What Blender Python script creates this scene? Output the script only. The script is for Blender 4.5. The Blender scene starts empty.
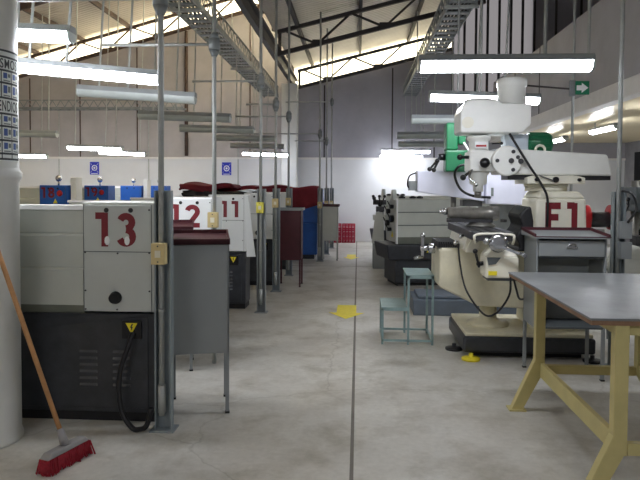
import bpy, bmesh, math, random
from mathutils import Vector, Matrix
random.seed(7)
R = math.radians
SC = bpy.context.scene
COL = SC.collection

# ------------------------------------------------------------------ materials
def lin(c):
    return tuple(((v/255)/12.92 if v/255 <= .04045 else ((v/255+.055)/1.055)**2.4) for v in c) + (1,)

MATS = {}
def mat(name, col, rough=.5, metal=0., var=.12, scale=6., bump=0., spec=.5, coat=0.):
    if name in MATS: return MATS[name]
    m = bpy.data.materials.new(name); m.use_nodes = True
    nt = m.node_tree; b = nt.nodes['Principled BSDF']
    c = lin(col)
    tc = nt.nodes.new('ShaderNodeTexCoord')
    n = nt.nodes.new('ShaderNodeTexNoise'); n.inputs['Scale'].default_value = scale
    n.inputs['Detail'].default_value = 5; n.inputs['Roughness'].default_value = .65
    nt.links.new(tc.outputs['Object'], n.inputs['Vector'])
    r = nt.nodes.new('ShaderNodeValToRGB')
    lo = tuple(v*(1-var) for v in c[:3]) + (1,); hi = tuple(min(1, v*(1+var)) for v in c[:3]) + (1,)
    r.color_ramp.elements[0].position = .3; r.color_ramp.elements[0].color = lo
    r.color_ramp.elements[1].position = .7; r.color_ramp.elements[1].color = hi
    nt.links.new(n.outputs['Fac'], r.inputs['Fac'])
    nt.links.new(r.outputs['Color'], b.inputs['Base Color'])
    b.inputs['Roughness'].default_value = rough; b.inputs['Metallic'].default_value = metal
    b.inputs['Specular IOR Level'].default_value = spec
    b.inputs['Coat Weight'].default_value = coat
    if bump:
        bp = nt.nodes.new('ShaderNodeBump'); bp.inputs['Strength'].default_value = bump
        bp.inputs['Distance'].default_value = .01
        nt.links.new(n.outputs['Fac'], bp.inputs['Height']); nt.links.new(bp.outputs['Normal'], b.inputs['Normal'])
    MATS[name] = m
    return m

def emit(name, col, strength):
    if name in MATS: return MATS[name]
    m = bpy.data.materials.new(name); m.use_nodes = True
    nt = m.node_tree; nt.nodes.remove(nt.nodes['Principled BSDF'])
    e = nt.nodes.new('ShaderNodeEmission'); e.inputs['Color'].default_value = lin(col)
    e.inputs['Strength'].default_value = strength
    nt.links.new(e.outputs[0], nt.nodes['Material Output'].inputs[0])
    MATS[name] = m
    return m

def translucent(name, col, clear):
    m = bpy.data.materials.new(name); m.use_nodes = True
    nt = m.node_tree; nt.nodes.remove(nt.nodes['Principled BSDF'])
    t = nt.nodes.new('ShaderNodeBsdfTranslucent'); t.inputs['Color'].default_value = lin(col)
    p = nt.nodes.new('ShaderNodeBsdfTransparent'); p.inputs['Color'].default_value = lin(col)
    x = nt.nodes.new('ShaderNodeMixShader'); x.inputs[0].default_value = clear
    nt.links.new(t.outputs[0], x.inputs[1]); nt.links.new(p.outputs[0], x.inputs[2])
    nt.links.new(x.outputs[0], nt.nodes['Material Output'].inputs[0])
    MATS[name] = m
    return m

def concrete_floor():
    m = bpy.data.materials.new('concrete_floor'); m.use_nodes = True
    nt = m.node_tree; b = nt.nodes['Principled BSDF']; L = nt.links.new
    tc = nt.nodes.new('ShaderNodeTexCoord')
    def noise(s, d, dist=0.):
        n = nt.nodes.new('ShaderNodeTexNoise'); n.inputs['Scale'].default_value = s
        n.inputs['Detail'].default_value = d; n.inputs['Distortion'].default_value = dist
        n.inputs['Roughness'].default_value = .65
        L(tc.outputs['Object'], n.inputs['Vector']); return n
    def ramp(src, p0, c0, p1, c1):
        r = nt.nodes.new('ShaderNodeValToRGB')
        r.color_ramp.elements[0].position = p0; r.color_ramp.elements[0].color = c0
        r.color_ramp.elements[1].position = p1; r.color_ramp.elements[1].color = c1
        L(src.outputs['Fac'], r.inputs['Fac']); return r
    def mixc(a, bb, fac=None, f=1., mode='MULTIPLY'):
        x = nt.nodes.new('ShaderNodeMix'); x.data_type = 'RGBA'; x.blend_type = mode
        x.inputs[0].default_value = f
        if fac: L(fac, x.inputs[0])
        L(a, x.inputs[6]); L(bb, x.inputs[7]); return x.outputs[2]
    base = ramp(noise(.9, 5, .0), .34, lin((184, 180, 171)), .66, lin((208, 207, 200)))
    stain = ramp(noise(2.2, 7, .15), .32, lin((204, 199, 188)), .52, (1, 1, 1, 1))
    fine = ramp(noise(24, 5), .3, (.84, .84, .83, 1), .65, (1, 1, 1, 1))
    c = mixc(base.outputs[0], stain.outputs[0], f=.75)
    c = mixc(c, fine.outputs[0], f=.8)
    # a few long hairline cracks
    v = nt.nodes.new('ShaderNodeTexVoronoi'); v.feature = 'DISTANCE_TO_EDGE'; v.inputs['Scale'].default_value = .45
    nz = noise(2.2, 4); mp = nt.nodes.new('ShaderNodeMixRGB'); mp.inputs[0].default_value = .22
    L(tc.outputs['Object'], mp.inputs[1]); L(nz.outputs['Color'], mp.inputs[2]); L(mp.outputs[0], v.inputs['Vector'])
    rc = nt.nodes.new('ShaderNodeValToRGB'); rc.color_ramp.elements[0].color = (.72, .71, .69, 1)
    rc.color_ramp.elements[1].position = .004; L(v.outputs['Distance'], rc.inputs['Fac'])
    c = mixc(c, rc.outputs[0], f=.7)
    L(c, b.inputs['Base Color'])
    rr = ramp(noise(1.7, 5), .3, (.30, .30, .30, 1), .7, (.52, .52, .52, 1))
    L(rr.outputs[0], b.inputs['Roughness'])
    bp = nt.nodes.new('ShaderNodeBump'); bp.inputs['Strength'].default_value = .12; bp.inputs['Distance'].default_value = .01
    L(noise(18, 6).outputs['Fac'], bp.inputs['Height']); L(bp.outputs['Normal'], b.inputs['Normal'])
    return m

def ribbed(name, col, rough, scale, axis='X', strength=.5, var=.1):
    """painted sheet with ribs running across `axis`"""
    m = mat(name, col, rough, var=var, scale=1.2)
    nt = m.node_tree; b = nt.nodes['Principled BSDF']
    tc = nt.nodes.new('ShaderNodeTexCoord')
    w = nt.nodes.new('ShaderNodeTexWave'); w.bands_direction = axis; w.inputs['Scale'].default_value = scale
    nt.links.new(tc.outputs['Object'], w.inputs['Vector'])
    bp = nt.nodes.new('ShaderNodeBump'); bp.inputs['Strength'].default_value = strength; bp.inputs['Distance'].default_value = .02
    nt.links.new(w.outputs['Fac'], bp.inputs['Height']); nt.links.new(bp.outputs['Normal'], b.inputs['Normal'])
    return m

M_floor = concrete_floor()
M_white = mat('white_wall_paint', (226, 228, 230), .55, var=.05, scale=.8)
M_beige = ribbed('beige_cladding', (178, 174, 174), .7, .55, 'X', .15)
M_slate = ribbed('slate_grey_cladding', (166, 166, 174), .7, .8, 'X', .15)
M_part = ribbed('grey_partition_panel', (186, 184, 187), .65, .8, 'Y', .1)
M_roofL = ribbed('cream_roof_sheet', (206, 196, 182), .6, 2.2, 'Y', .8)
M_roofR = ribbed('grey_roof_sheet', (196, 191, 184), .45, 2.2, 'Y', .8)
M_ceil = mat('side_ceiling_cream', (244, 230, 194), .35, var=.06)
M_dark = mat('dark_steel', (62, 58, 58), .6, var=.2)
M_rust = mat('brown_steel', (84, 66, 56), .65, var=.25)
M_galv = mat('galvanised_steel', (172, 176, 174), .42, .2, var=.12, scale=12)
M_tray = mat('galvanised_tray', (140, 146, 148), .5, .3, var=.15, scale=8)
M_fascia = mat('fascia_white', (236, 234, 230), .5, var=.05)
M_post = mat('grey_channel_paint', (138, 147, 150), .5, .1, var=.1)
M_mach = mat('machine_pale_grey', (190, 195, 191), .42, var=.05, scale=3)
M_machw = mat('machine_white', (228, 231, 230), .4, var=.04, scale=3)
M_guard = mat('guard_grey', (190, 194, 186), .45, var=.06, scale=3)
M_guardlip = mat('guard_lip_olive', (112, 116, 106), .5, var=.12)
M_black = mat('black_machine_base', (56, 58, 62), .42, var=.25, scale=8)
M_rubber = mat('black_rubber', (26, 26, 28), .5, var=.2)
M_blkpl = mat('black_plastic', (22, 22, 24), .35, var=.1)
M_chrome = mat('bright_steel', (200, 202, 205), .2, .95, var=.06, scale=20)
M_steel = mat('machined_steel', (128, 126, 120), .32, .45, var=.2, scale=18)
M_oily = mat('oily_dark_steel', (66, 66, 68), .34, .3, var=.3, scale=14)
M_maroon = mat('maroon_paint', (120, 24, 36), .55, var=.12, scale=10)
M_maroonb = mat('dark_maroon_paint', (72, 24, 33), .6, var=.15, scale=10)
M_tarp = mat('maroon_cloth', (112, 26, 40), .85, var=.2, scale=4, bump=.3)
M_blue = mat('blue_machine_paint', (34, 92, 178), .42, var=.1, scale=4)
M_deep = mat('deep_blue_paint', (36, 92, 176), .4, var=.12, scale=4)
M_cab = mat('cabinet_grey', (142, 147, 148), .5, var=.05, scale=3)
M_cabd = mat('cabinet_inside', (84, 90, 92), .6, var=.1)
M_cabl = mat('cabinet_light_grey', (196, 198, 190), .5, var=.05)
M_cream = mat('mill_cream', (234, 231, 214), .38, var=.06, scale=4)
M_creams = mat('mill_cream_stained', (222, 216, 190), .42, var=.14, scale=5)
M_millw = mat('mill_white', (238, 239, 234), .35, var=.03)
M_lilac = mat('drill_pale_lilac', (226, 228, 244), .38, var=.04, scale=3)
M_green = mat('motor_green', (22, 104, 66), .38, var=.12, scale=10)
M_yel = mat('yellow_paint', (238, 220, 44), .5, var=.1, scale=14)
M_brass = mat('brass_tag', (220, 180, 60), .35, .5)
M_swi = mat('cream_switch_box', (212, 192, 138), .5, var=.05)
M_swiy = mat('yellow_switch_box', (226, 216, 84), .5, var=.08)
M_swip = mat('switch_plate', (232, 226, 204), .4, var=.03)
M_teal = mat('pale_teal_steel', (140, 164, 164), .45, .2, var=.15, scale=9)
M_bench = mat('olive_cream_paint', (198, 186, 128), .5, var=.08, scale=6)
M_btop = mat('worn_bench_steel', (120, 123, 124), .38, .1, var=.22, scale=3.5, bump=.1)
M_bedge = mat('bench_brown_edge', (140, 108, 82), .6, var=.2, scale=12)
M_wood = mat('broom_wood', (188, 140, 92), .55, var=.15, scale=14)
M_bris = mat('red_bristle', (150, 24, 42), .7, var=.3, scale=40, bump=.5)
M_brplas = mat('grey_plastic', (150, 148, 148), .5)
M_colw = mat('column_white_paint', (216, 217, 212), .5, var=.06, scale=3)
M_paper = mat('poster_paper', (226, 232, 228), .5, var=.04)
M_ink = mat('poster_ink', (58, 64, 66), .6, var=.1)
M_pblue = mat('picto_blue', (70, 96, 160), .55)
M_pgrey = mat('picto_grey', (120, 128, 126), .55)
M_sblue = mat('sign_blue', (36, 52, 190), .45, var=.05)
M_sgreen = mat('sign_green', (20, 120, 84), .45, var=.05)
M_swhite = mat('sign_white', (238, 240, 240), .45, var=.02)
M_red = mat('red_guard', (176, 30, 34), .4, var=.1)
M_pink = mat('crate_red', (176, 40, 66), .5, var=.1)
M_unlit = mat('unlit_diffuser', (188, 196, 194), .35, var=.06)
M_house = mat('lamp_housing', (150, 156, 158), .5, var=.08)
M_lit = emit('lit_diffuser', (244, 247, 255), 14.)
M_lens = translucent('translucent_sheet', (250, 244, 226), .35)
M_slatp = translucent('slat_glazing', (122, 121, 123), .0)

# ------------------------------------------------------------------ mesh builder
class MB:
    def __init__(s): s.bm = bmesh.new()
    def box(s, x0, x1, y0, y1, z0, z1):
        v = [s.bm.verts.new(p) for p in ((x0,y0,z0),(x1,y0,z0),(x1,y1,z0),(x0,y1,z0),(x0,y0,z1),(x1,y0,z1),(x1,y1,z1),(x0,y1,z1))]
        for f in ((3,2,1,0),(4,5,6,7),(0,1,5,4),(1,2,6,5),(2,3,7,6),(3,0,4,7)): s.bm.faces.new([v[i] for i in f])
        return s
    def hexa(s, b, t):
        """8-corner solid: bottom ring b, top ring t (each ccw from above)"""
        v = [s.bm.verts.new(p) for p in list(b) + list(t)]
        n = len(b)
        s.bm.faces.new(v[:n][::-1]); s.bm.faces.new(v[n:])
        for i in range(n):
            j = (i+1) % n; s.bm.faces.new((v[i], v[j], v[n+j], v[n+i]))
        return s
    def prism(s, poly, axis, a0, a1):
        """polygon in the plane across `axis`, extruded a0..a1. axis X: (y,z); Y: (x,z); Z: (x,y)"""
        def P(p, a):
            return (a, p[0], p[1]) if axis == 'X' else (p[0], a, p[1]) if axis == 'Y' else (p[0], p[1], a)
        lo = [s.bm.verts.new(P(p, a0)) for p in poly]; hi = [s.bm.verts.new(P(p, a1)) for p in poly]
        n = len(poly)
        fs = [s.bm.faces.new(lo), s.bm.faces.new(hi)]
        for i in range(n):
            j = (i+1) % n; fs.append(s.bm.faces.new((lo[i], lo[j], hi[j], hi[i])))
        bmesh.ops.recalc_face_normals(s.bm, faces=fs)
        return s
    def cyl(s, p0, p1, r0, r1=None, n=16):
        p0 = Vector(p0); p1 = Vector(p1); d = p1-p0
        if r1 is None: r1 = r0
        q = Vector((0,0,1)).rotation_difference(d.normalized())
        a = []; b = []
        for i in range(n):
            t = 2*math.pi*i/n; u = q @ Vector((math.cos(t), math.sin(t), 0))
            a.append(s.bm.verts.new(p0+u*r0)); b.append(s.bm.verts.new(p1+u*r1))
        s.bm.faces.new(a[::-1]); s.bm.faces.new(b)
        for i in range(n):
            j = (i+1) % n; f = s.bm.faces.new((a[i], a[j], b[j], b[i])); f.smooth = n > 8
        return s
    def lathe(s, prof, c, axis='Z', n=24):
        """prof: (r,h) list turned round `axis` through c"""
        rings = []
        for r, h in prof:
            ring = []
            for i in range(n):
                t = 2*math.pi*i/n; u, w = r*math.cos(t), r*math.sin(t)
                p = (u, w, h) if axis == 'Z' else (h, u, w) if axis == 'X' else (w, h, u)
                ring.append(s.bm.verts.new((c[0]+p[0], c[1]+p[1], c[2]+p[2])))
            rings.append(ring)
        fs = [s.bm.faces.new(rings[0][::-1]), s.bm.faces.new(rings[-1])]
        for a, b in zip(rings, rings[1:]):
            for i in range(n):
                j = (i+1) % n; f = s.bm.faces.new((a[i], a[j], b[j], b[i])); f.smooth = True; fs.append(f)
        bmesh.ops.recalc_face_normals(s.bm, faces=fs)
        return s
    def tube(s, pts, r, n=8, smooth=True, sub=6):
        P = [Vector(p) for p in pts]
        if smooth and len(P) > 2:
            Q = [P[0]+(P[0]-P[1])] + P + [P[-1]+(P[-1]-P[-2])]; out = []
            for i in range(1, len(Q)-2):
                for k in range(sub):
                    t = k/sub; a, b, c, d = Q[i-1], Q[i], Q[i+1], Q[i+2]
                    out.append(.5*((2*b)+(c-a)*t+(2*a-5*b+4*c-d)*t*t+(3*b-a-3*c+d)*t**3))
            out.append(P[-1]); P = out
        rings = []; up = None
        for i, p in enumerate(P):
            d = (P[min(i+1, len(P)-1)]-P[max(i-1, 0)]).normalized()
            if up is None:
                up = d.orthogonal().normalized()
            up = (up - d*up.dot(d)).normalized(); w = d.cross(up)
            rings.append([s.bm.verts.new(p+up*r*math.cos(2*math.pi*k/n)+w*r*math.sin(2*math.pi*k/n)) for k in range(n)])
        s.bm.faces.new(rings[0][::-1]); s.bm.faces.new(rings[-1])
        for a, b in zip(rings, rings[1:]):
            for k in range(n):
                j = (k+1) % n; f = s.bm.faces.new((a[k], a[j], b[j], b[k])); f.smooth = True
        return s
    def bar(s, p0, p1, w, h):
        """rectangular bar between two points"""
        p0 = Vector(p0); p1 = Vector(p1); d = (p1-p0).normalized()
        up = Vector((0,0,1)) if abs(d.z) < .95 else Vector((0,1,0))
        sd = d.cross(up).normalized(); up = sd.cross(d)
        c = [(-w/2,-h/2),(w/2,-h/2),(w/2,h/2),(-w/2,h/2)]
        a = [s.bm.verts.new(p0+sd*u+up*v) for u, v in c]; b = [s.bm.verts.new(p1+sd*u+up*v) for u, v in c]
        fs = [s.bm.faces.new(a), s.bm.faces.new(b[::-1])]
        for i in range(4):
            j = (i+1) % 4; fs.append(s.bm.faces.new((a[i], b[i], b[j], a[j])))
        bmesh.ops.recalc_face_normals(s.bm, faces=fs)
        return s
    def sphere(s, c, r, sz=1., u=16, v=10):
        bmesh.ops.create_uvsphere(s.bm, u_segments=u, v_segments=v, radius=r, matrix=Matrix.Translation(c) @ Matrix.Diagonal((1,1,sz,1)))
        for f in s.bm.faces:
            if len(f.verts) < 5 and (f.calc_center_median()-Vector(c)).length < r*1.1: f.smooth = True
        return s
    def torus(s, c, Rr, r, axis='Y', n=18, m=8, a0=0, a1=2*math.pi):
        pts = []
        full = abs(a1-a0-2*math.pi) < 1e-6
        for i in range(n+1):
            t = a0+(a1-a0)*i/n; u, w = Rr*math.cos(t), Rr*math.sin(t)
            p = (u, 0, w) if axis == 'Y' else (0, u, w) if axis == 'X' else (u, w, 0)
            pts.append((c[0]+p[0], c[1]+p[1], c[2]+p[2]))
        return s.tube(pts, r, m, smooth=False)
    def build(s, name, m, parent=None, loc=None, bevel=0., seg=2):
        base = Vector(loc) if loc is not None else ORG.get(parent, Vector((0,0,0)))
        for v in s.bm.verts: v.co -= base
        me = bpy.data.meshes.new(name); s.bm.to_mesh(me); s.bm.free()
        me.materials.append(m)
        o = bpy.data.objects.new(name, me); COL.objects.link(o)
        if parent is not None:
            o.parent = parent; ORG[o] = base
        elif loc is not None:
            o.location = base; ORG[o] = base
        if bevel:
            md = o.modifiers.new('Bevel', 'BEVEL'); md.width = bevel; md.segments = seg; md.limit_method = 'ANGLE'; md.angle_limit = R(40)
        return o
ORG = {}

def tag(o, label, cat, group=None):
    o['label'] = label; o['category'] = cat
    if group: o['group'] = group
    return o
def thing(name, label, cat, loc=(0,0,0), group=None):
    o = bpy.data.objects.new(name, None); COL.objects.link(o); o.empty_display_size = .1
    o.location = loc; ORG[o] = Vector(loc)
    return tag(o, label, cat, group)
def struct(o):
    o['kind'] = 'structure'; return o
def copy_tree(o, parent=None):
    c = o.copy(); COL.objects.link(c)
    if parent is not None: c.parent = parent
    for ch in [x for x in COL.objects if x.parent == o]: copy_tree(ch, c)
    return c

def text_polys(txt, bold=.02):
    cu = bpy.data.curves.new('t', 'FONT'); cu.body = txt; cu.size = 1; cu.offset = bold; cu.resolution_u = 4
    cu.space_character = 1.12
    ob = bpy.data.objects.new('t', cu)
    me = bpy.data.meshes.new_from_object(ob)
    vs = [v.co.copy() for v in me.vertices]; fs = [tuple(p.vertices) for p in me.polygons]
    bpy.data.objects.remove(ob); bpy.data.curves.remove(cu); bpy.data.meshes.remove(me)
    return vs, fs
def lettering(name, txt, m, parent, fn, u0, u1, w0, w1, depth, bold=.03):
    """letters fitted to u0..u1 x w0..w1; fn(u, w, d) gives the point d in front of the surface"""
    vs, fs = text_polys(txt, bold)
    ax, bx = min(v.x for v in vs), max(v.x for v in vs); ay, by = min(v.y for v in vs), max(v.y for v in vs)
    mb = MB()
    def P(v, d): return fn(u0+(v.x-ax)/(bx-ax)*(u1-u0), w0+(v.y-ay)/(by-ay)*(w1-w0), d)
    A = [mb.bm.verts.new(P(v, depth)) for v in vs]; B = [mb.bm.verts.new(P(v, -.0005)) for v in vs]
    edge = {}
    for f in fs:
        mb.bm.faces.new([A[i] for i in f])
        for i, j in zip(f, f[1:]+f[:1]): edge[(i, j)] = 1
    for (i, j) in edge:
        if (j, i) not in edge: mb.bm.faces.new((A[i], B[i], B[j], A[j]))
    bmesh.ops.recalc_face_normals(mb.bm, faces=mb.bm.faces[:])
    return mb.build(name, m, parent)

def arcp(cx, cy, r, a0, a1, n=14):
    return [(cx+r*math.cos(R(a0+(a1-a0)*k/n)), cy+r*math.sin(R(a0+(a1-a0)*k/n))) for k in range(n+1)]
GLY = {'1': (.38, [[(.28,0),(.28,1)], [(.0,.91),(.28,.91)]]),
       '2': (.58, [arcp(.28,.69,.205,165,-35)+[(.15,.14)], [(0,.1),(.58,.1)]]),
       '3': (.58, [arcp(.28,.72,.18,158,-90), arcp(.28,.30,.2,90,-158)]),
       '8': (.58, [arcp(.28,.73,.17,0,360,20), arcp(.28,.30,.2,0,360,20)]),
       '9': (.58, [arcp(.28,.68,.21,0,360,20), [(.49,.68),(.48,.42),(.38,.2),(.22,.06)]]),
       'F': (.56, [[(.1,0),(.1,1)], [(0,.9),(.56,.9)], [(0,.52),(.48,.52)]])}
def stencil(name, txt, m, parent, fn, u0, w0, h, gap=.2, th=.2, depth=.002, sx=1.):
    """bold painted digits built from strokes; height h, starting at u0, w0"""
    mb = MB(); u = u0; lay = 0
    for chx in txt:
        wd, strokes = GLY[chx]
        for st in strokes:
            P = [Vector(q) for q in st]; Lf = []; Rt = []
            for k, q in enumerate(P):
                d0 = (q-P[k-1]).normalized() if k else None; d1 = (P[k+1]-q).normalized() if k < len(P)-1 else None
                if d0 is None: d0 = d1
                if d1 is None: d1 = d0
                d = (d0+d1).normalized(); nn = Vector((-d.y, d.x)); c = max(.5, nn.dot(Vector((-d0.y, d0.x))))
                Lf.append(q+nn*th/2/c); Rt.append(q-nn*th/2/c)
            dd = depth+lay*.0001; lay += 1
            T = lambda q, d: mb.bm.verts.new(fn(u+q.x*h*sx, w0+q.y*h, d))
            A = [(T(a, dd), T(b, dd), T(b, -.0005), T(a, -.0005)) for a, b in zip(Lf, Rt)]
            fs = [mb.bm.faces.new(A[0]), mb.bm.faces.new(A[-1][::-1])]
            for a, b in zip(A, A[1:]):
                for k in range(4): fs.append(mb.bm.faces.new((a[k], b[k], b[(k+1) % 4], a[(k+1) % 4])))
            bmesh.ops.recalc_face_normals(mb.bm, faces=fs)
        u += (wd+gap)*h*sx
    return mb.build(name, m, parent)

# ------------------------------------------------------------------ the setting
VX, VZ = -1.9, 4.45           # valley between the two saw-tooth bays
SR, SL = .245, .272           # roof slopes
XR, XL = 7.8, -11.6
YB, YF = 18.2, -3.5
def zR(x): return VZ + SR*(x-VX)
def zL(x): return VZ + SL*(x-XL)
GAP = .62

struct(MB().box(XL, 8.4, YF, YB+.2, -.1, 0).build('floor', M_floor))
# back wall: white band below the conduit, cladding above
w = struct(MB().box(XL, 8.4, YB, YB+.15, 0, 2.42).build('wall_back', M_white))
mb = MB().prism([(XL,2.42),(VX,2.42),(VX,zL(VX)),(XL,zL(XL))], 'Y', YB, YB+.15); mb.build('upper_cladding', M_beige, w)
mb = MB().prism([(VX,2.42),(2.7,2.42),(2.7,zR(2.7)),(VX,zR(VX))], 'Y', YB, YB+.15); mb.build('upper_cladding', M_slate, w)
mb = MB().prism([(2.7,2.42),(8.4,2.42),(8.4,4.2),(2.7,4.2)], 'Y', YB, YB+.15); mb.build('upper_cladding', M_slate, w)
ZH = 8.4      # beyond X = 2.7 the roof steps up
mb = MB().box(5.0, 8.4, YB, YB+.15, 4.2, ZH); mb.build('upper_cladding', M_slate, w)
# slatted glazing high in the back wall, on the right
g = struct(MB().prism([(2.7,4.2),(5.0,4.2),(5.0,ZH),(2.7,ZH)], 'Y', YB+.05, YB+.07).build('window_1', M_slatp))
for i in range(8):
    x = 2.7+2.3*i/7; MB().box(x-.03, x+.03, YB-.03, YB+.05, 4.2, ZH).build('mullion', M_dark, g)
MB().box(2.7, 5.0, YB-.03, YB+.05, 5.32, 5.38).build('mullion', M_dark, g)
for x in (5.6, 6.3, 7.0): MB().box(x-.03, x+.03, YB-.03, YB, 3.2, ZH).build('cladding_joint', M_dark, w)
for x in (-1.0, .98, 2.2): MB().box(x-.02, x+.02, YB-.02, YB, 2.45, zR(x)-.1).build('cladding_joint', M_dark, w)
for x in (-9.9, -8.35, -6.6, -3.2): MB().box(x-.015, x+.015, YB-.02, YB, 2.45, zL(x)-.1).build('cladding_joint', M_rust, w)
# bright translucent strips between wall head and roof
struct(MB().prism([(XL,zL(XL)),(VX,zL(VX)),(VX,zL(VX)+GAP),(XL,zL(XL)+GAP)], 'Y', YB+.06, YB+.075).build('window_2', M_lens))
struct(MB().prism([(VX,zR(VX)),(2.7,zR(2.7)),(2.7,zR(2.7)+GAP),(VX,zR(VX)+GAP)], 'Y', YB+.06, YB+.075).build('window_3', M_lens))
# vertical saw-tooth glazing over the valley (daylight of the left bay)
g = struct(MB().box(VX-.01, VX+.005, YF, YB, VZ+GAP+.08, zL(VX)+GAP).build('window_4', M_lens))
for k in range(16):
    y = YF+.3+k*1.42; MB().box(VX-.05, VX+.01, y-.03, y+.03, VZ+GAP, zL(VX)+GAP).build('mullion', M_dark, g)
# side and front walls
struct(MB().box(XL-.15, XL, YF, YB+.2, 0, zL(XL)+GAP).build('wall_left', M_beige))
struct(MB().box(8.4, 8.55, YF, YB+.2, 0, ZH).build('wall_right', M_part))
struct(MB().prism([(XL,0),(8.4,0),(8.4,ZH),(2.7,ZH),(2.7,zR(2.7)+GAP),(VX,zR(VX)+GAP),(VX,zL(VX)+GAP),(XL,zL(XL)+GAP)], 'Y', YF-.15, YF).build('wall_front', M_part))
# roofs with purlins
cl = struct(MB().prism([(XL-.1,zL(XL-.1)+GAP),(VX,zL(VX)+GAP),(VX,zL(VX)+GAP+.05),(XL-.1,zL(XL-.1)+GAP+.05)], 'Y', YF, YB+.2).build('ceiling_left', M_roofL))
cr = struct(MB().prism([(VX,zR(VX)+GAP),(2.75,zR(2.75)+GAP),(2.75,zR(2.75)+GAP+.05),(VX,zR(VX)+GAP+.05)], 'Y', YF, YB+.2).build('ceiling_right', M_roofR))
for k in range(7):
    x = -11.0+k*1.4; MB().box(x-.035, x+.035, YF, YB, zL(x)+GAP-.13, zL(x)+GAP-.01).build('purlin', M_rust, cl)
struct(MB().box(2.7, 2.75, YF, YB+.2, zR(2.7)+GAP, ZH).build('wall_riser', M_part))
struct(MB().box(2.7, 8.55, YF, YB+.2, ZH, ZH+.05).build('ceiling_high', M_roofR))
for k in range(3):
    x = -1.35+k*1.38; MB().box(x-.035, x+.035, YF, YB, zR(x)+GAP-.13, zR(x)+GAP-.01).build('purlin', M_dark, cr)
# valley gutter beam
struct(MB().box(VX-.05, VX+.05, YF, YB, VZ+.05, VZ+.24).box(VX-.12, VX+.12, YF, YB, VZ+.24, VZ+.28).build('trim_1', M_dark))
# white concrete column under the valley at the back
struct(MB().box(-2.16, -1.72, 17.3, 17.7, 0, VZ+.04).build('wall_pier', M_colw, bevel=.02))
# conduit line along the back wall, floor joints
struct(MB().box(XL, 8.3, YB-.05, YB-.005, 2.40, 2.46).build('trim_2', M_fascia))
struct(MB().box(-.035, -.013, 0, YB, -.01, .0015).build('trim_3', mat('joint_dark', (118, 114, 106), .8)))
struct(MB().box(XL, -.04, 12.42, 12.44, -.01, .0012).box(-.008, 8, 12.42, 12.44, -.01, .0012).build('trim_4', MATS['joint_dark']))
# right partition: fascia beam, panel above, lit side room under it
pw = struct(MB().box(3.87, 3.97, YF, YB, 3.16, 4.62).build('wall_partition', M_part))
for k in range(9):
    y = 1.0+k*2.1; MB().box(3.86, 3.87, y-.012, y+.012, 3.17, 4.62).build('panel_joint', M_dark, pw)
struct(MB().box(3.78, 3.98, YF, YB, 2.90, 3.16).build('trim_6', M_fascia, bevel=.01))
struct(MB().box(3.98, 8.4, YF, YB, 2.90, 3.0).build('ceiling_side', M_ceil))
struct(MB().box(7.6, 7.75, YF, YB, 0, 2.9).build('wall_side', mat('side_wall_grey', (150, 150, 156), .6)))

# big round white column in the left foreground
CX, CY, CR = -2.362, 3.66, .24
col = struct(MB().lathe([(CR+.012,0),(CR+.012,.02),(CR,.05),(CR,1.62),(CR+.014,1.64),(CR+.018,1.675),(CR+.004,1.695),(CR,1.71),(CR,5.2)], (CX,CY,0), n=64).build('wall_column', M_colw))

# ------------------------------------------------------------------ poster on the column
ux, uy = 2.3/4.33, -3.66/4.33         # from column towards the aisle side
def on_col(u, w, d):                    # u: arc length to the right of the facing line
    t = u/(CR+.004); r = CR+.004+d
    return (CX+r*(ux*math.cos(t)-uy*math.sin(t)), CY+r*(uy*math.cos(t)+ux*math.sin(t)), w)
def arc(mb, u0, u1, w0, w1, d, n=None):
    n = n or max(1, int((u1-u0)/.012))
    A = []
    for i in range(n+1):
        u = u0+(u1-u0)*i/n
        A.append([mb.bm.verts.new(on_col(u, w0, d)), mb.bm.verts.new(on_col(u, w1, d)), mb.bm.verts.new(on_col(u, w1, -.003)), mb.bm.verts.new(on_col(u, w0, -.003))])
    fs = [mb.bm.faces.new(A[0]), mb.bm.faces.new(A[-1][::-1])]
    for a, b in zip(A, A[1:]):
        for k in range(4):
            fs.append(mb.bm.faces.new((a[k], b[k], b[(k+1) % 4], a[(k+1) % 4])))
    bmesh.ops.recalc_face_normals(mb.bm, faces=fs)
U0, U1 = -.24, .305
mb = MB(); arc(mb, U0, U1, 1.745, 2.415, .001)
post = tag(mb.build('safety_poster', M_paper, loc=(CX, CY, 1.745)), 'safety poster of pictogram rows wrapped round the white column', 'poster')
rows = [2.408, 2.37, 2.29, 2.215, 2.125, 2.03, 1.955, 1.87, 1.79, 1.757]
mb = MB()
for z in rows: arc(mb, U0, U1, z-.006, z+.006, .0016)
for k in range(8):
    u = U0+.004+k*(U1-U0-.008)/7
    arc(mb, u-.003, u+.003, 2.125, 2.29, .0016); arc(mb, u-.003, u+.003, 1.757, 2.03, .0016)
mb.build('border', M_ink, post)
lettering('heading', 'SISMOS', M_ink, post, on_col, .095, .287, 2.302, 2.36, .002, .01)
lettering('heading', 'INCENDIOS', M_ink, post, on_col, .045, .29, 2.045, 2.11, .002, .01)
for z0, z1 in ((2.221, 2.284), (2.131, 2.209), (1.961, 2.024), (1.876, 1.949), (1.796, 1.864)):
    for c in range(4):
        u = U0+.006+(3+c)*(U1-U0-.008)/7
        mb = MB(); arc(mb, u+.012, u+.04, z0+.022, z1-.008, .0016); mb.build('pictogram', M_pblue, post)
        mb = MB(); arc(mb, u+.046, u+.066, z0+.03, z1-.012, .0016); mb.build('pictogram', M_pgrey, post)
        mb = MB(); arc(mb, u+.012, u+.064, z0+.005, z0+.012, .0016); mb.build('caption', M_pgrey, post)

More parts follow.
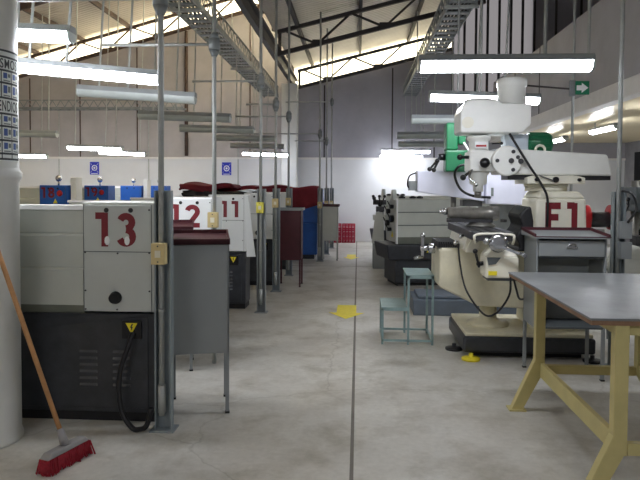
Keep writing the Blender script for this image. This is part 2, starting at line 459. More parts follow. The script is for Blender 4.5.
# ------------------------------------------------------------------ lathes
def frontal(y):
    return lambda u, w, d: (u, y-d, w)
def make_lathe(name, label, body, panel, base, group, gd=0.):
    """origin at the aisle end of the rear face, body runs to -x"""
    t = thing(name, label, 'lathe', (0,0,0), group)
    b = MB().box(-.95, -.01, .03, .37, .07, .745).box(-.93, -.06, .02, .03, .1, .72).build('pedestal', base, t, bevel=.012)
    for cx in (-.47, -.24):
        mb = MB()
        for k in range(6): mb.prism([(.021,.27+k*.045),(.012,.252+k*.045),(.021,.25+k*.045)], 'X', cx-.06, cx+.06)
        mb.build('vent', base, b)
    MB().box(-.98, -.02, .06, .36, .0, .07).build('plinth', M_rubber, t)
    MB().box(-2.25, -1.75, .05, .62, .0, .74).build('pedestal', base, t, bevel=.012)
    MB().hexa([(-2.3,.02,.62),(-.9,.02,.62),(-.9,.36,.62),(-2.3,.72,.62)], [(-2.35,-.02,.74),(-.02,-.0,.745),(-.08,.36,.745),(-2.35,.8,.74)]).build('chip_pan', base, t)
    MB().box(-2.3, -.55, .18, .48, .75, .98).box(-2.3, -.55, .16, .22, .98, 1.02).box(-2.3, -.55, .44, .5, .98, 1.02).build('bed', body, t, bevel=.005)
    h = MB().box(-.5, 0, .012, .37, .755, 1.49).box(-.62, -.5, .1, .44, .9, 1.4).build('headstock', body, t, bevel=.012)
    MB().cyl((-.62,.3,1.12), (-.74,.3,1.12), .11, n=24).build('chuck', M_steel, t)
    for z in (1.35, 1.2): MB().cyl((-.25,.37,z), (-.25,.43,z), .02).bar((-.25,.42,z), (-.2,.45,z+.1), .012, .012).build('lever', M_blkpl, t)
    MB().box(-2.1, -1.85, .2, .46, 1.02, 1.22).cyl((-1.85,.32,1.14), (-1.7,.32,1.14), .035).build('tailstock', body, t, bevel=.01)
    MB().box(-1.45, -1.1, .14, .6, 1.02, 1.08).box(-1.35, -1.2, .24, .42, 1.08, 1.18).build('carriage', M_steel, t, bevel=.005)
    p = MB().box(-.485, -.028, -.004, .012, .762, 1.47).build('cabinet_door', panel, t, bevel=.002)
    MB().box(-.487, -.026, -.005, .0, 1.158, 1.163).box(-.028, -.025, -.005, .0, .762, 1.475).box(-.488, -.485, -.005, .0, .762, 1.475).build('seam', M_cabd, p)
    mb = MB()
    for x, z in ((-.475,1.155),(-.04,1.155),(-.255,1.15),(-.475,.9),(-.04,.9),(-.26,.775),(-.04,1.44),(-.475,.775)): mb.cyl((x,-.003,z), (x,-.009,z), .006, n=8)
    mb.build('screw', M_oily, p)
    for x in (-.33, -.165): MB().cyl((x,-.003,1.437), (x,-.008,1.437), .016).build('hole_plug', M_blkpl, p)
    MB().lathe([(.042,-.004),(.042,-.012),(.034,-.016),(.034,-.045),(.028,-.05)], (-.27,0,.855), 'Y', 24).build('knob', M_blkpl, p)
    # splash guard: three stepped bands
    prof = [(.05,.80),(-.006,.80),(-.01,1.035),(.006,1.05),(.0,1.06),(-.004,1.262),(.012,1.277),(.006,1.287),(.004,1.43-gd),(.03,1.46-gd),(.05,1.46-gd)]
    g = MB().prism(prof, 'X', -2.35, -.49).build('splash_guard', M_guard, t)
    MB().prism([(-.012,1.438-gd),(.06,1.438-gd),(.06,1.468-gd),(-.004,1.468-gd)], 'X', -2.36, -.49).build('guard_rim', M_swhite, g)
    MB().prism([(-.006,.80),(.05,.80),(.05,.74),(.012,.745)], 'X', -2.34, -.49).build('guard_lip', M_guardlip, g)
    MB().box(-.03, .0, -.002, .012, .765, 1.48).build('hinge_strip', panel, t)
    s = MB().box(-.23, -.1, .0, .03, .58, .7).build('warning_plate', M_blkpl, t)
    MB().prism([(-.205,.685),(-.125,.685),(-.165,.61)], 'Y', -.003, .001).build('warning_triangle', M_yel, s)
    MB().prism([(-.162,.68),(-.174,.655),(-.166,.655),(-.17,.628),(-.154,.66),(-.163,.66),(-.152,.68)], 'Y', -.005, -.002).build('bolt_mark', M_ink, s)
    return t
LW = make_lathe('engine_lathe', 'grey lathe numbered 13 on a black base behind the broom', M_guard, M_mach, M_black, 'lathes along the left of the aisle')
LW.location = (-1.335, 3.97, 0)
LB = make_lathe('engine_lathe', 'blue lathe numbered 18 in the far left row', M_blue, M_blue, M_black, 'blue lathes in the far left row')
LB.location = (-5.0, 10.35, 0); LB.scale = (1, 1, 1.075)
LC = make_lathe('engine_lathe', 'white lathe numbered 12 behind the grey tool cabinet', M_machw, M_machw, M_black, 'lathes along the left of the aisle', .06)
LC.location = (-1.40, 5.92, 0)

def number(root, txt, x0, x1, z0, z1):
    ORG[root] = Vector((0,0,0))
    h = z1-z0; W = sum(GLY[c][0] for c in txt); gap = .26
    return stencil('number', txt, M_maroon, root, frontal(-.004), x0, z0, h, gap, .2, .002, (x1-x0)/(h*(W+gap*(len(txt)-1))))
number(LW, '13', -.405, -.13, 1.195, 1.42)
for x in (-.325, -.19):
    MB().prism([(x+.018*math.cos(a*R(30)), 1.235+.03*math.sin(a*R(30))) for a in range(12)], 'Y', -.008, -.003).build('paper_sticker', M_swhite, LW)
for i, (lab, num, y) in enumerate((('white lathe numbered 11 standing behind the lathe numbered 12', '11', 7.87),
        ('white lathe just beyond the lathe numbered 11', None, 9.81), ('white lathe half under a black and maroon cover, behind the three numbered ones', None, 11.75))):
    c = copy_tree(LC); c.location = (-1.44 if num else -1.33, y, 0); c['label'] = lab
    if num: number(c, num, -.335, -.10, 1.20, 1.41)
number(LC, '12', -.44, -.14, 1.195, 1.42)
# side flap hanging open on lathe 11
lb11 = [o for o in COL.objects if o.get('label', '').startswith('white lathe numbered 11')][0]
ORG[lb11] = Vector((0,0,0))
MB().hexa([(.01,.0,.69),(.12,.02,.69),(.12,.035,.69),(.01,.015,.69)], [(-.01,.0,1.48),(.02,.01,1.48),(.02,.025,1.48),(-.01,.015,1.48)]).build('side_flap', M_machw, lb11)

# blue row: numbers, emergency stars, work lamps
def blue_extras(root, num, shield):
    ORG[root] = Vector((0,0,0))
    if num:
        number(root, num, -.46, -.22, 1.285, 1.455)
        MB().lathe([(.05,-.004),(.05,-.02),(.03,-.03)], (-.13,0,1.36), 'Y', 16).build('stop_button', M_red, root)
        MB().prism([(-.25,1.2),(-.17,1.2),(-.21,1.27)], 'Y', -.008, -.003).build('warning_mark', M_yel, root)
    MB().sphere((-.25,.2,1.60), .055).cyl((-.25,.2,1.48), (-.25,.2,1.56), .015).build('work_lamp', M_chrome, root)
    if shield: MB().box(.03, .13, .06, .3, 1.0, 1.62).build('chip_shield', M_machw, root, bevel=.01)
reps = []
for lab, y in (('blue lathe numbered 19 standing just beyond number 18', 12.1), ('third blue lathe along, with a white upright chip shield', 14.0), ('furthest blue lathe of the far left row', 15.9)):
    c = copy_tree(LB); c.location = (-5.0, y, 0); c['label'] = lab; reps.append(c)
blue_extras(LB, '18', True); blue_extras(reps[0], '19', False); blue_extras(reps[1], None, True); blue_extras(reps[2], None, False)

# cable from lathe 13 down to the post
tag(MB().tube([(-1.49,3.965,.62), (-1.5,3.93,.56), (-1.555,3.9,.36), (-1.54,3.88,.14), (-1.46,3.85,.03), (-1.40,3.84,.022), (-1.355,3.84,.05), (-1.325,3.845,.16)], .017, 10).build('power_cable', M_rubber),
    'black flexible cable looping from the warning plate to the post foot', 'cable')

# ------------------------------------------------------------------ covered machine further down the aisle
def make_covered(label, x, y):
    t = thing('covered_lathe', label, 'lathe', (x, y, 0), 'blue machines at the far end of the aisle')
    X = lambda v: x+v
    MB().box(X(-2.2), X(-.1), y+.1, y+.7, .0, .12).build('plinth', M_black, t)
    MB().box(X(-.75), X(-.03), y+.02, y+.8, .1, .8).build('pedestal', M_deep, t, bevel=.02)
    MB().box(X(-2.2), X(-1.6), y+.05, y+.75, .1, .7).build('pedestal', M_deep, t, bevel=.02)
    MB().box(X(-.8), X(0), y, y+.75, .8, 1.2).box(X(-.72), X(-.06), y+.05, y+.7, 1.2, 1.54).build('headstock', M_deep, t, bevel=.03)
    MB().box(X(-2.3), X(-.8), y+.1, y+.55, .75, 1.0).build('bed', M_deep, t, bevel=.01)
    MB().box(X(-2.3), X(-.8), y, y+.05, .8, 1.5).build('splash_guard', M_deep, t, bevel=.01)
    for z in (.9, 1.05): MB().cyl((x, y+.3, z), (x+.07, y+.3, z), .03).build('knob', M_blkpl, t)
    return t
make_covered('deep blue lathe mostly hidden under the large maroon cover', -.86, 13.52)
make_covered('deep blue machine behind the far grey cabinet, only its top showing', -.84, 15.6)

def drape(name, label, x0, x1, y0, y1, z, fall, m, group=None, seed=1):
    """cloth sheet over a machine: top at z with soft folds, hanging by fall(s) at the edges"""
    rnd = random.Random(seed); nx, ny = 44, 22
    mb = MB(); ext = .5
    ph = [rnd.uniform(0, 6) for _ in range(6)]
    def P(i, j):
        u = -ext+(x1-x0+2*ext)*i/nx; v = -ext+(y1-y0+2*ext)*j/ny
        du = max(0, -u, u-(x1-x0)); dv = max(0, -v, v-(y1-y0))
        fr = fall[0] if u < 0 else fall[1] if u > x1-x0 else 0
        fv = fall[2] if v < 0 else fall[3] if v > y1-y0 else 0
        x = x0+min(max(u, 0), x1-x0); y = y0+min(max(v, 0), y1-y0)
        zz = z+.035*math.sin(u*3+ph[0])*math.sin(v*4+ph[1])+.02*math.sin(u*9+ph[2])
        drop = max(du/ext*fr, dv/ext*fv)
        k = math.sin(u*13+v*11+ph[3])*.022+math.sin(u*6-v*7+ph[4])*.02
        if du > 0: x += (-1 if u < 0 else 1)*(.03+abs(k)*min(1, du*4))
        if dv > 0: y += (-1 if v < 0 else 1)*(.03+abs(k)*min(1, dv*4))
        zz -= drop*(1+.22*math.sin(u*5+v*4+ph[5]))
        return (x, y, zz)
    G = [[mb.bm.verts.new(P(i, j)) for j in range(ny+1)] for i in range(nx+1)]
    for i in range(nx):
        for j in range(ny):
            f = mb.bm.faces.new((G[i][j], G[i+1][j], G[i+1][j+1], G[i][j+1])); f.smooth = True
    o = mb.build(name, m, loc=((x0+x1)/2, (y0+y1)/2, z))
    sd = o.modifiers.new('Solid', 'SOLIDIFY'); sd.thickness = .006; sd.offset = 1
    return tag(o, label, 'cover', group)
drape('dust_cover', 'large maroon cloth cover draped over the deep blue lathe', -3.05, -.875, 13.47, 14.3, 1.595, (.4,.74,.42,.3), M_tarp, 'maroon covers', 3)
drape('dust_cover', 'small maroon cloth heaped over the lathe behind number 12', -3.35, -2.45, 11.70, 12.52, 1.63, (.0,.04,.1,.2), M_tarp, 'maroon covers', 8)
drape('dust_cover', 'black sheet lying beneath the small heaped maroon cloth', -3.3, -2.05, 11.70, 12.5, 1.50, (.0,.0,.1,.1), M_rubber, None, 5)

# ------------------------------------------------------------------ tool cabinets
def make_cabinet(label, body, top, inside, w, d, h, slope, group, rim=None, ov=.03):
    thin = rim is not None; rim = rim or top
    """origin at floor centre, open front faces -y unless turned"""
    t = thing('tool_cabinet', label, 'cabinet', (0,0,0), group)
    z0 = .43; a, b = w/2, d/2; e = .015
    MB().box(-a, -a+e, -b, b, z0, h).box(a-e, a, -b, b, z0, h).box(-a, a, b-e, b, z0, h).build('carcass', body, t, bevel=.003)
    MB().box(-a+e, a-e, -b+.01, b-e, z0, z0+e).build('shelf', inside, t)
    MB().box(-a+e, a-e, -b+.02, b-e, h-.17, h-.155).build('shelf', inside, t)
    dr = MB().box(-a+e+.004, a-e-.004, -b-.008, b-.05, h-.15, h-.02).build('drawer', body, t, bevel=.004)
    MB().torus((0,-b-.012,h-.075), .035, .007, 'Y', 12, 6, 0, math.pi).box(-.045, .045, -b-.014, -b-.006, h-.08, h-.065).build('handle', M_chrome, dr)
    tp = MB().hexa([(-a-ov,-b-.03,h),(a+ov,-b-.03,h),(a+ov,b+.03,h),(-a-ov,b+.03,h)], [(-a-ov,-b-.03,h+.012),(a+ov,-b-.03,h+.012),(a+ov,b+.03,h+.012+slope),(-a-ov,b+.03,h+.012+slope)]).build('cabinet_top', top, t)
    f, r = h+.012, h+.012+slope
    mb = MB()
    A, B, k = a+ov, b+.03, .012
    fr = .006 if thin else .025
    mb.hexa([(-A,-B,f-.002),(A,-B,f-.002),(A,-B+k,f),(-A,-B+k,f)], [(-A,-B,f+fr),(A,-B,f+fr),(A,-B+k,f+fr),(-A,-B+k,f+fr)])
    mb.hexa([(-A,B-k,r-.002),(A,B-k,r-.002),(A,B,r),(-A,B,r)], [(-A,B-k,r+.025),(A,B-k,r+.025),(A,B,r+.025),(-A,B,r+.025)])
    for s in (-1, 1):
        x0, x1 = sorted((s*A, s*(A-k)))
        mb.hexa([(x0,-B+k,f),(x1,-B+k,f),(x1,B-k,r),(x0,B-k,r)], [(x0,-B+k,f+.025),(x1,-B+k,f+.025),(x1,B-k,r+.025),(x0,B-k,r+.025)])
    mb.build('rim', rim, tp)
    for sx in (-1, 1):
        for sy in (-1, 1):
            lg = MB().box(*sorted((sx*a, sx*(a-.026))), *sorted((sy*b, sy*(b-.026))), .012, z0).build('leg', body, t)
            MB().box(*sorted((sx*(a+.003), sx*(a-.029))), *sorted((sy*(b+.003), sy*(b-.029))), 0, .014).build('foot', M_blkpl, lg)
    return t
GC = 'tool cabinets with maroon tops'
c1 = make_cabinet('grey tool cabinet with maroon top beside the lathe numbered 13', M_cab, M_maroonb, M_cabd, .41, .38, 1.235, -.05, GC, None, .005)
c1.location = (-1.14, 4.36, 0); c1.rotation_euler.z = R(194)      # its plain back faces the camera
c2 = copy_tree(c1); c2['label'] = 'second grey tool cabinet, behind the one beside lathe 13'; c2.location = (-1.66, 5.32, 0); c2.scale = (1, 1, 1.015)
c3 = make_cabinet('dark maroon tool cabinet standing by the unnumbered white lathes', M_maroonb, M_cab, M_maroonb, .37, .38, 1.22, .0, GC)
c3.location = (-1.085, 9.92, 0); c3.rotation_euler.z = R(180)
c4 = make_cabinet('pale grey tool cabinet at the far end of the aisle', M_cabl, M_maroonb, M_cabd, .34, .36, 1.18, -.02, GC)
c4.location = (-.60, 13.58, 0); c4.rotation_euler.z = R(180)
c5 = make_cabinet('grey open tool cabinet with drawer in front of machine F1', M_cab, M_cab, M_cabd, .57, .38, 1.185, .03, GC, M_maroonb, .02)
c5.location = (1.765, 5.36, 0)

# ------------------------------------------------------------------ posts with conduits
def make_post(label, x, y, box_z, box_m, top, arm=None, channel=True, tint=M_post):
    t = thing('conduit_post', label, 'post', (x, y, 0), 'conduit posts between the machines')
    if channel:
        MB().prism([(x-.045,y-.02),(x-.035,y-.02),(x-.035,y+.025),(x+.055,y+.025),(x+.055,y-.02),(x+.065,y-.02),(x+.065,y+.035),(x-.045,y+.035)], 'Z', .008, 1.57).build('channel', tint, t)
        MB().box(x-.07, x+.09, y-.06, y+.07, 0, .01).build('base_plate', tint, t)
    MB().cyl((x,y-.01,.1 if channel else 0), (x,y-.01,top), .019, n=12).build('conduit', M_galv, t)
    MB().cyl((x,y-.01,.12), (x,y-.01,.3), .027, n=12).build('coupling', M_galv, t)
    MB().cyl((x,y-.01,.78), (x,y-.01,.8), .024, n=12).build('coupling', M_galv, t)
    if box_z:
        b = MB().box(x-.045, x+.045, y-.085, y-.025, box_z-.068, box_z+.068).build('switch_box', box_m, t, bevel=.004)
        s = MB().box(x-.018, x+.018, y-.09, y-.083, box_z-.022, box_z+.022).build('switch', M_swip, b)
        MB().cyl((x,y-.083,box_z+.05), (x,y-.089,box_z+.05), .005, n=8).cyl((x,y-.083,box_z-.05), (x,y-.089,box_z-.05), .005, n=8).build('screw', M_oily, b)
    if arm:
        az, ax = arm
        MB().cyl((x,y-.01,az-.11), (x,y-.01,az-.05), .024, .05).cyl((x,y-.01,az-.05), (x,y-.01,az+.05), .05).cyl((x,y-.01,az+.05), (x,y-.01,az+.1), .05, .024).build('junction_box', M_tray, t)
        MB().tube([(x,y-.01,az), (ax,y-.01,az)], .014, 8, False).build('branch_conduit', M_galv, t)
    return t
make_post('grey channel post with cream switch box beside lathe 13', -1.27, 3.9, 1.165, M_swi, 5.15, (2.80, -2.9))
make_post('conduit post with cream switch box rising behind lathe 12', -1.285, 5.45, 1.3, M_swi, 5.15, (2.86, -2.3), channel=False)
make_post('pale post with bright yellow switch box beside lathe 11', -1.225, 7.72, 1.335, M_swiy, 5.15, (2.92, -2.1), tint=M_cab)
make_post('conduit post with cream switch box beside the dark maroon cabinet', -1.245, 9.3, 1.35, M_swi, 5.15, (2.84, -1.7))
make_post('slim conduit post just behind the dark maroon cabinet', -1.24, 11.0, 1.33, M_swi, 5.15, (2.85, -2.2))
make_post('conduit post in front of the pale grey cabinet', -.815, 13.2, 1.21, M_swi, 5.3, (2.73, -2.6), tint=M_cab)
make_post('slim conduit post by the right edge of the pale grey cabinet', -.745, 14.6, 1.2, M_swi, 5.3, (2.68, -1.5))
make_post('furthest slim conduit post before the back wall', -.69, 16.1, 1.17, M_swi, 5.3, (3.8, -1.9))
pr = make_post('grey channel post with two grey boxes beside machine F1', 2.31, 5.62, None, None, 5.9, None)
for z0, z1 in ((1.16, 1.31), (.98, 1.13)): MB().box(2.305, 2.40, 5.52, 5.605, z0, z1).build('junction_box', M_cab, pr, bevel=.004)
MB().tube([(2.355,5.52,1.3), (2.42,5.5,1.42), (2.39,5.52,1.55), (2.325,5.58,1.58)], .01, 6).build('flex_conduit', M_rubber, pr)
pe = make_post('tall thin conduit post carrying the green arrow sign', 3.03, 9.0, None, None, 8.4, None, channel=False)
MB().box(2.97, 3.05, 8.94, 8.99, 2.9, 3.12).build('junction_box', M_tray, pe)
MB().tube([(3.0,8.97,3.0), (2.3,8.97,3.06)], .013, 8, False).build('branch_conduit', M_dark, pe)

# green arrow sign
sg = thing('exit_arrow_sign', 'green sign with white arrow on the thin conduit post', 'sign', (3.16, 8.93, 2.99))
MB().box(3.04, 3.23, 8.92, 8.932, 2.915, 3.105).build('sign_board', M_sgreen, sg)
MB().prism([(3.055,2.975),(3.125,2.975),(3.125,2.94),(3.215,3.01),(3.125,3.08),(3.125,3.045),(3.055,3.045)], 'Y', 8.917, 8.921).build('arrow', M_swhite, sg)

# ------------------------------------------------------------------ fluorescent fittings
def make_lamp(label, x, y, z, lit, rot=0, tilt=0, roofz=4.8, group='hanging tube lamps'):
    t = thing('tube_lamp', label, 'lamp', (0,0,0), group)
    L = .61
    MB().prism([(-.07,.03),(.07,.03),(.045,.08),(-.045,.08)], 'X', -L, L).build('housing', M_house, t, bevel=.004)
    pr = [(.07*math.cos(R(a)), 0.03+.07*math.sin(R(a))) for a in range(180, 361, 15)]
    d = MB().prism(pr, 'X', -L+.02, L-.02).build('diffuser', M_lit if lit else M_unlit, t)
    pe = [(.072*math.cos(R(a)), .032+.073*math.sin(R(a))) for a in range(180, 361, 15)]
    MB().prism(pe, 'X', -L, -L+.02).build('end_cap', M_unlit, t, bevel=.004)
    MB().prism(pe, 'X', L-.02, L).build('end_cap', M_unlit, t, bevel=.004)
    lx = -2.55 if x < 0 else 1.46
    if abs(x-lx) < .5:
        hs = [(lx-x-.15, 4.15-z), (lx-x+.15, 4.15-z)]
    else:
        hs = [(sx, roofz-z+sx*(SR if x > VX else SL)) for sx in (-.45, .45)]
    for sx, hz in hs: MB().cyl((sx,0,.07), (sx,0,hz), .012, n=8).build('hanger', M_galv, t)
    t.location = (x, y, z); t.rotation_euler = (0, R(tilt), R(rot))
    return t
def rf(x): return (zR(x) if x > VX else zL(x))+GAP-.03
LAMPS = [
 ('nearest lit tube lamp over the right side', 1.03, 4.45, 2.46, 1, 0, 0),
 ('lit tube lamp seen behind the white drum of machine F1', 1.39, 6.98, 2.58, 1, 0, 2),
 ('unlit tube lamp over the radial drill', 1.31, 8.3, 2.48, 0, 0, 0),
 ('unlit tube lamp hung next beyond the radial drill', 1.28, 10.8, 2.48, 0, 0, 0),
 ('unlit tube lamp third beyond the white drum', 1.46, 13.2, 2.49, 0, 0, 0),
 ('nearer of two lit tube lamps close before the back wall', 1.17, 15.5, 2.48, 1, 0, 0),
 ('lit tube lamp closest to the back wall', 1.2, 17.5, 2.46, 1, 0, 0),
 ('lit tube lamp half hidden by the white column, the upper one', -2.62, 4.2, 2.66, 1, 4, 2),
 ('long lit tube lamp below and behind the upper one, next to the column', -2.235, 4.95, 2.515, 1, 6, 4.5),
 ('unlit tube lamp just behind the long lit one by the column', -2.30, 6.3, 2.525, 0, 4, 3.5),
 ('second unlit tube lamp going back along the left row', -2.28, 8.0, 2.49, 0, 0, 2),
 ('third unlit tube lamp going back along the left row', -2.31, 10.0, 2.51, 0, 0, 1.5),
 ('fourth unlit tube lamp going back along the left row', -2.2, 12.0, 2.52, 0, 0, 1),
 ('fifth unlit tube lamp, smallest of the left row', -2.3, 14.0, 2.50, 0, 0, 1),
 ('lit tube lamp before the white back pier', -2.41, 16.0, 2.43, 1, 0, 2),
 ('left of the two lit tube lamps above the blue lathes', -5.65, 13.0, 2.39, 1, 0, 1.5),
 ('right of the two lit tube lamps above the blue lathes', -6.02, 15.5, 2.42, 1, 0, 2),
 ('lit tube lamp low beside the poster column', -8.6, 15.5, 2.35, 1, 0, 1),
 ('unlit tube lamp beside the poster column, over the low lit one', -5.85, 10.5, 2.48, 0, 0, 1),
]
for lab, x, y, z, lit, rot, tilt in LAMPS:
    make_lamp(lab, x, y, z, lit, rot, tilt, rf(x))
# the rows go on behind the photographer, and one pair hangs in the side room
BACK = [('lit tube lamp behind the viewpoint on the right', 1.2, .2, 2.48), ('lit tube lamp behind the viewpoint on the left', -2.3, .0, 2.48)]
for lab, x, y, z in BACK: make_lamp(lab, x, y, z, 1, 0, 0, rf(x))
for lab, x, y in (('lit tube lamp under the nearer part of the side room ceiling', 4.7, 7.4), ('lit tube lamp in the middle of the side room ceiling', 4.7, 9.8),
                  ('lit tube lamp under the farther part of the side room ceiling', 4.7, 12.2), ('lit tube lamp at the far end of the side room', 4.7, 15.0)):
    make_lamp(lab, x, y, 2.72, 1, 90, 0, 2.89)

# ------------------------------------------------------------------ cable ladders and trusses
def cable_ladder(label, x, z, y0, y1, wdt):
    t = thing('cable_ladder', label, 'cable ladder', (x, y0, z), 'cable ladders under the roof')
    a = wdt/2
    for s in (-1, 1):
        MB().box(*sorted((x+s*a, x+s*(a-.02))), y0, y1, z, z+.1).build('side_rail', M_tray, t)
    mb = MB(); n = int((y1-y0)/.3)
    for k in range(n): mb.box(x-a+.02, x+a-.02, y0+.1+k*.3, y0+.24+k*.3, z+.01, z+.03)
    mb.build('rung', M_tray, t)
    mb = MB()
    for k in range(n):
        for s in (-1, 1):
            X = x+s*(a-.01); y = y0+k*.3
            mb.bar((X,y,z+.1), (X,y+.15,z+.3), .015, .015).bar((X,y+.15,z+.3), (X,y+.3,z+.1), .015, .015)
    for s in (-1, 1): mb.box(x+s*(a-.01)-.012, x+s*(a-.01)+.012, y0, y1, z+.29, z+.315)
    mb.build('lattice', M_tray, t)
    mb = MB()
    for k in range(6): mb.cyl((x-a+.06+k*(wdt-.12)/5, y0, z+.05), (x-a+.06+k*(wdt-.12)/5, y1, z+.05), .018, n=6)
    mb.build('cable', M_rubber, t)
    for y in (4.5, 9., 13.5):
        MB().cyl((x-a-.02,y,z), (x-a-.02,y,(zR(x) if x > VX else zL(x))+.1), .012, n=6).cyl((x+a+.02,y,z), (x+a+.02,y,(zR(x) if x > VX else zL(x))+.1), .012, n=6).box(x-a-.05, x+a+.05, y-.02, y+.02, z-.04, z).build('hanger', M_galv, t)
cable_ladder('long cable ladder hung over the left machines', -2.55, 4.2, 0, 18.1, .42)
cable_ladder('long cable ladder hung over the right machines', 1.46, 4.2, 0, 18.1, .38)
t = thing('cable_ladder', 'short cable ladder running across the far left wall', 'cable ladder', (-8.2, 17.6, 3.8), 'cable ladders under the roof')
for y in (17.45, 17.8): MB().box(-11.5, -5.0, y-.012, y+.012, 3.8, 3.86).build('side_rail', M_tray, t)
mb = MB()
for k in range(26): mb.bar((-11.4+k*.245,17.45,3.86), (-11.28+k*.245,17.45,4.05), .02, .02).bar((-11.28+k*.245,17.45,4.05), (-11.155+k*.245,17.45,3.86), .02, .02)
mb.box(-11.5, -5.0, 17.44, 17.46, 4.04, 4.07); mb.build('lattice', M_tray, t)
mb = MB()
for k in range(22): mb.box(-11.4+k*.29, -11.34+k*.29, 17.45, 17.8, 3.81, 3.83)
mb.build('rung', M_tray, t)

def truss(label, y, x0, x1, zf, m, step):
    t = thing('roof_truss', label, 'truss', (x0, y, zf(x0)), 'sloping roof trusses')
    d = GAP-.14
    MB().bar((x0,y,zf(x0)), (x1,y,zf(x1)), .09, .09).build('bottom_chord', m, t)
    MB().bar((x0,y,zf(x0)+d), (x1,y,zf(x1)+d), .09, .08).build('top_chord', m, t)
    n = int((x1-x0)/step)
    for k in range(n):
        a = x0+.15+k*step; b = a+step/2; c = a+step
        if c > x1: break
        MB().bar((a,y,zf(a)+d), (b,y,zf(b)), .045, .045).build('web', m, t)
        MB().bar((b,y,zf(b)), (c,y,zf(c)+d), .045, .045).build('web', m, t)
        MB().box(b-.11, b+.11, y-.012, y+.012, zf(b)-.03, zf(b)+.1).build('gusset', m, t)
    MB().box(x0+.02, x0+.09, y-.03, y+.03, zf(x0), zf(x0)+d).build('end_post', m, t)
    return t
W = ('nearest the back wall', 'second from the back wall', 'third from the back wall', 'fourth from the back wall')
for k, y in enumerate((18.05, 13.5, 9.0, 4.5)):
    truss('dark steel truss over the right bay, ' + W[k], y, VX+.12, 2.68, zR, M_dark, 1.45)
    truss('brown steel truss over the left bay, ' + W[k], y, XL+.1, VX-.15, zL, M_rust, 1.55)

# ------------------------------------------------------------------ machine F1: turret milling machine
ml = thing('milling_machine', 'tall cream milling machine marked F1 with white drum motor', 'milling machine', (1.6, 6.25, 0))
b = MB().box(1.0, 2.22, 5.8, 6.75, .05, .2).build('base', M_black, ml, bevel=.025)
MB().box(1.02, 2.2, 5.82, 6.73, .2, .235).build('base_top', M_creams, b, bevel=.01)
MB().box(1.1, 2.12, 5.9, 6.65, 0.0, .05).build('base_skirt', M_rubber, b)
for x, y, m in ((1.06, 5.74, M_yel), (2.17, 5.76, M_blkpl), (.96, 6.1, M_blkpl)):
    MB().lathe([(.085,0),(.085,.02),(.04,.028),(.02,.03),(.02,.06)], (x,y,0)).build('levelling_foot', m, b)
def rect(x0, x1, y0, y1, z): return [(x0,y0,z),(x1,y0,z),(x1,y1,z),(x0,y1,z)]
cm = MB().hexa(rect(1.68,2.22,6.0,6.6,.23), rect(1.71,2.18,6.02,6.55,1.5)).hexa(rect(1.71,2.18,6.02,6.55,1.5), rect(1.75,2.13,6.06,6.5,1.57)).build('column', M_cream, ml, bevel=.025, seg=3)
def colface(u, w, d): return (u, 6.0+.02*(w-.23)/1.27-d, w)
stencil('marking', 'F', M_maroon, cm, colface, 1.80, 1.17, .29, .2, .22, .003, .86)
stencil('marking', '1', M_maroon, cm, colface, 2.0, 1.17, .29, .2, .22, .003, .86)
tu = MB().cyl((1.87,6.27,1.57), (1.87,6.27,1.615), .2, n=32).cyl((1.87,6.27,1.615), (1.87,6.27,1.64), .21, n=32).build('turret', M_cream, ml)
MB().prism([(1.62,1.64),(2.16,1.64),(2.16,1.70),(2.08,1.72),(1.68,1.72),(1.62,1.70)], 'Y', 6.0, 6.5).build('ram_saddle', M_cream, tu, bevel=.008)
for x in (1.7, 1.88, 2.1): MB().cyl((x,6.0,1.68), (x,5.975,1.68), .028 if x == 1.88 else .017).build('lock_bolt', M_blkpl, tu)
MB().bar((1.88,5.985,1.66), (1.72,5.97,1.72), .012, .012).build('lock_lever', M_chrome, tu)
rm = MB().prism([(1.36,1.73),(2.44,1.72),(2.42,1.80),(2.385,1.925),(1.55,1.975),(1.36,1.96)], 'Y', 6.06, 6.46).build('ram', M_millw, ml, bevel=.02, seg=3)
MB().box(1.46, 2.44, 6.12, 6.4, 1.68, 1.735).build('dovetail_slide', M_oily, rm)
MB().torus((1.79,6.2,1.975), .045, .013, 'Y').build('lifting_eye', M_cream, rm)
hd = MB().cyl((1.43,6.08,1.86), (1.43,6.0,1.86), .145, n=36).hexa(rect(1.09,1.38,6.1,6.42,1.76), rect(1.09,1.40,6.1,6.42,1.96)).build('head', M_millw, ml, bevel=.015)
for a in (60, 180, 300, 20): MB().cyl((1.43+.1*math.cos(R(a)),6.0,1.86+.1*math.sin(R(a))), (1.43+.1*math.cos(R(a)),5.985,1.86+.1*math.sin(R(a))), .018).build('bolt', M_oily, hd)
for x, z in ((1.46,1.86),(1.55,1.855)): MB().cyl((x,6.0,z), (x,5.975,z), .024).build('bolt', M_oily, hd)
q = MB().lathe([(.05,1.56),(.05,1.62),(.085,1.64),(.085,1.72),(.11,1.74),(.11,1.96),(.095,1.98),(.095,2.06),(.115,2.08),(.115,2.11)], (1.2,6.25,0)).build('quill_housing', M_millw, ml)
MB().cyl((1.2,6.25,1.50), (1.2,6.25,1.57), .035).build('spindle_nose', M_steel, q)
MB().box(1.14, 1.26, 6.12, 6.135, 1.985, 2.05).build('name_plate', M_swhite, q)
MB().box(1.15, 1.25, 6.117, 6.121, 2.0, 2.02).build('plate_stripe', M_red, q)
for p0, p1, r in (((1.1,6.18,1.9),(1.0,6.14,1.9),.03), ((1.22,6.1,1.84),(1.22,6.03,1.84),.05), ((1.1,6.15,1.76),(1.03,6.12,1.70),.03), ((1.3,6.1,2.03),(1.38,6.05,2.03),.015)):
    MB().cyl(p0, p1, r*.5).sphere(p1, r).build('hand_knob', M_blkpl, q)
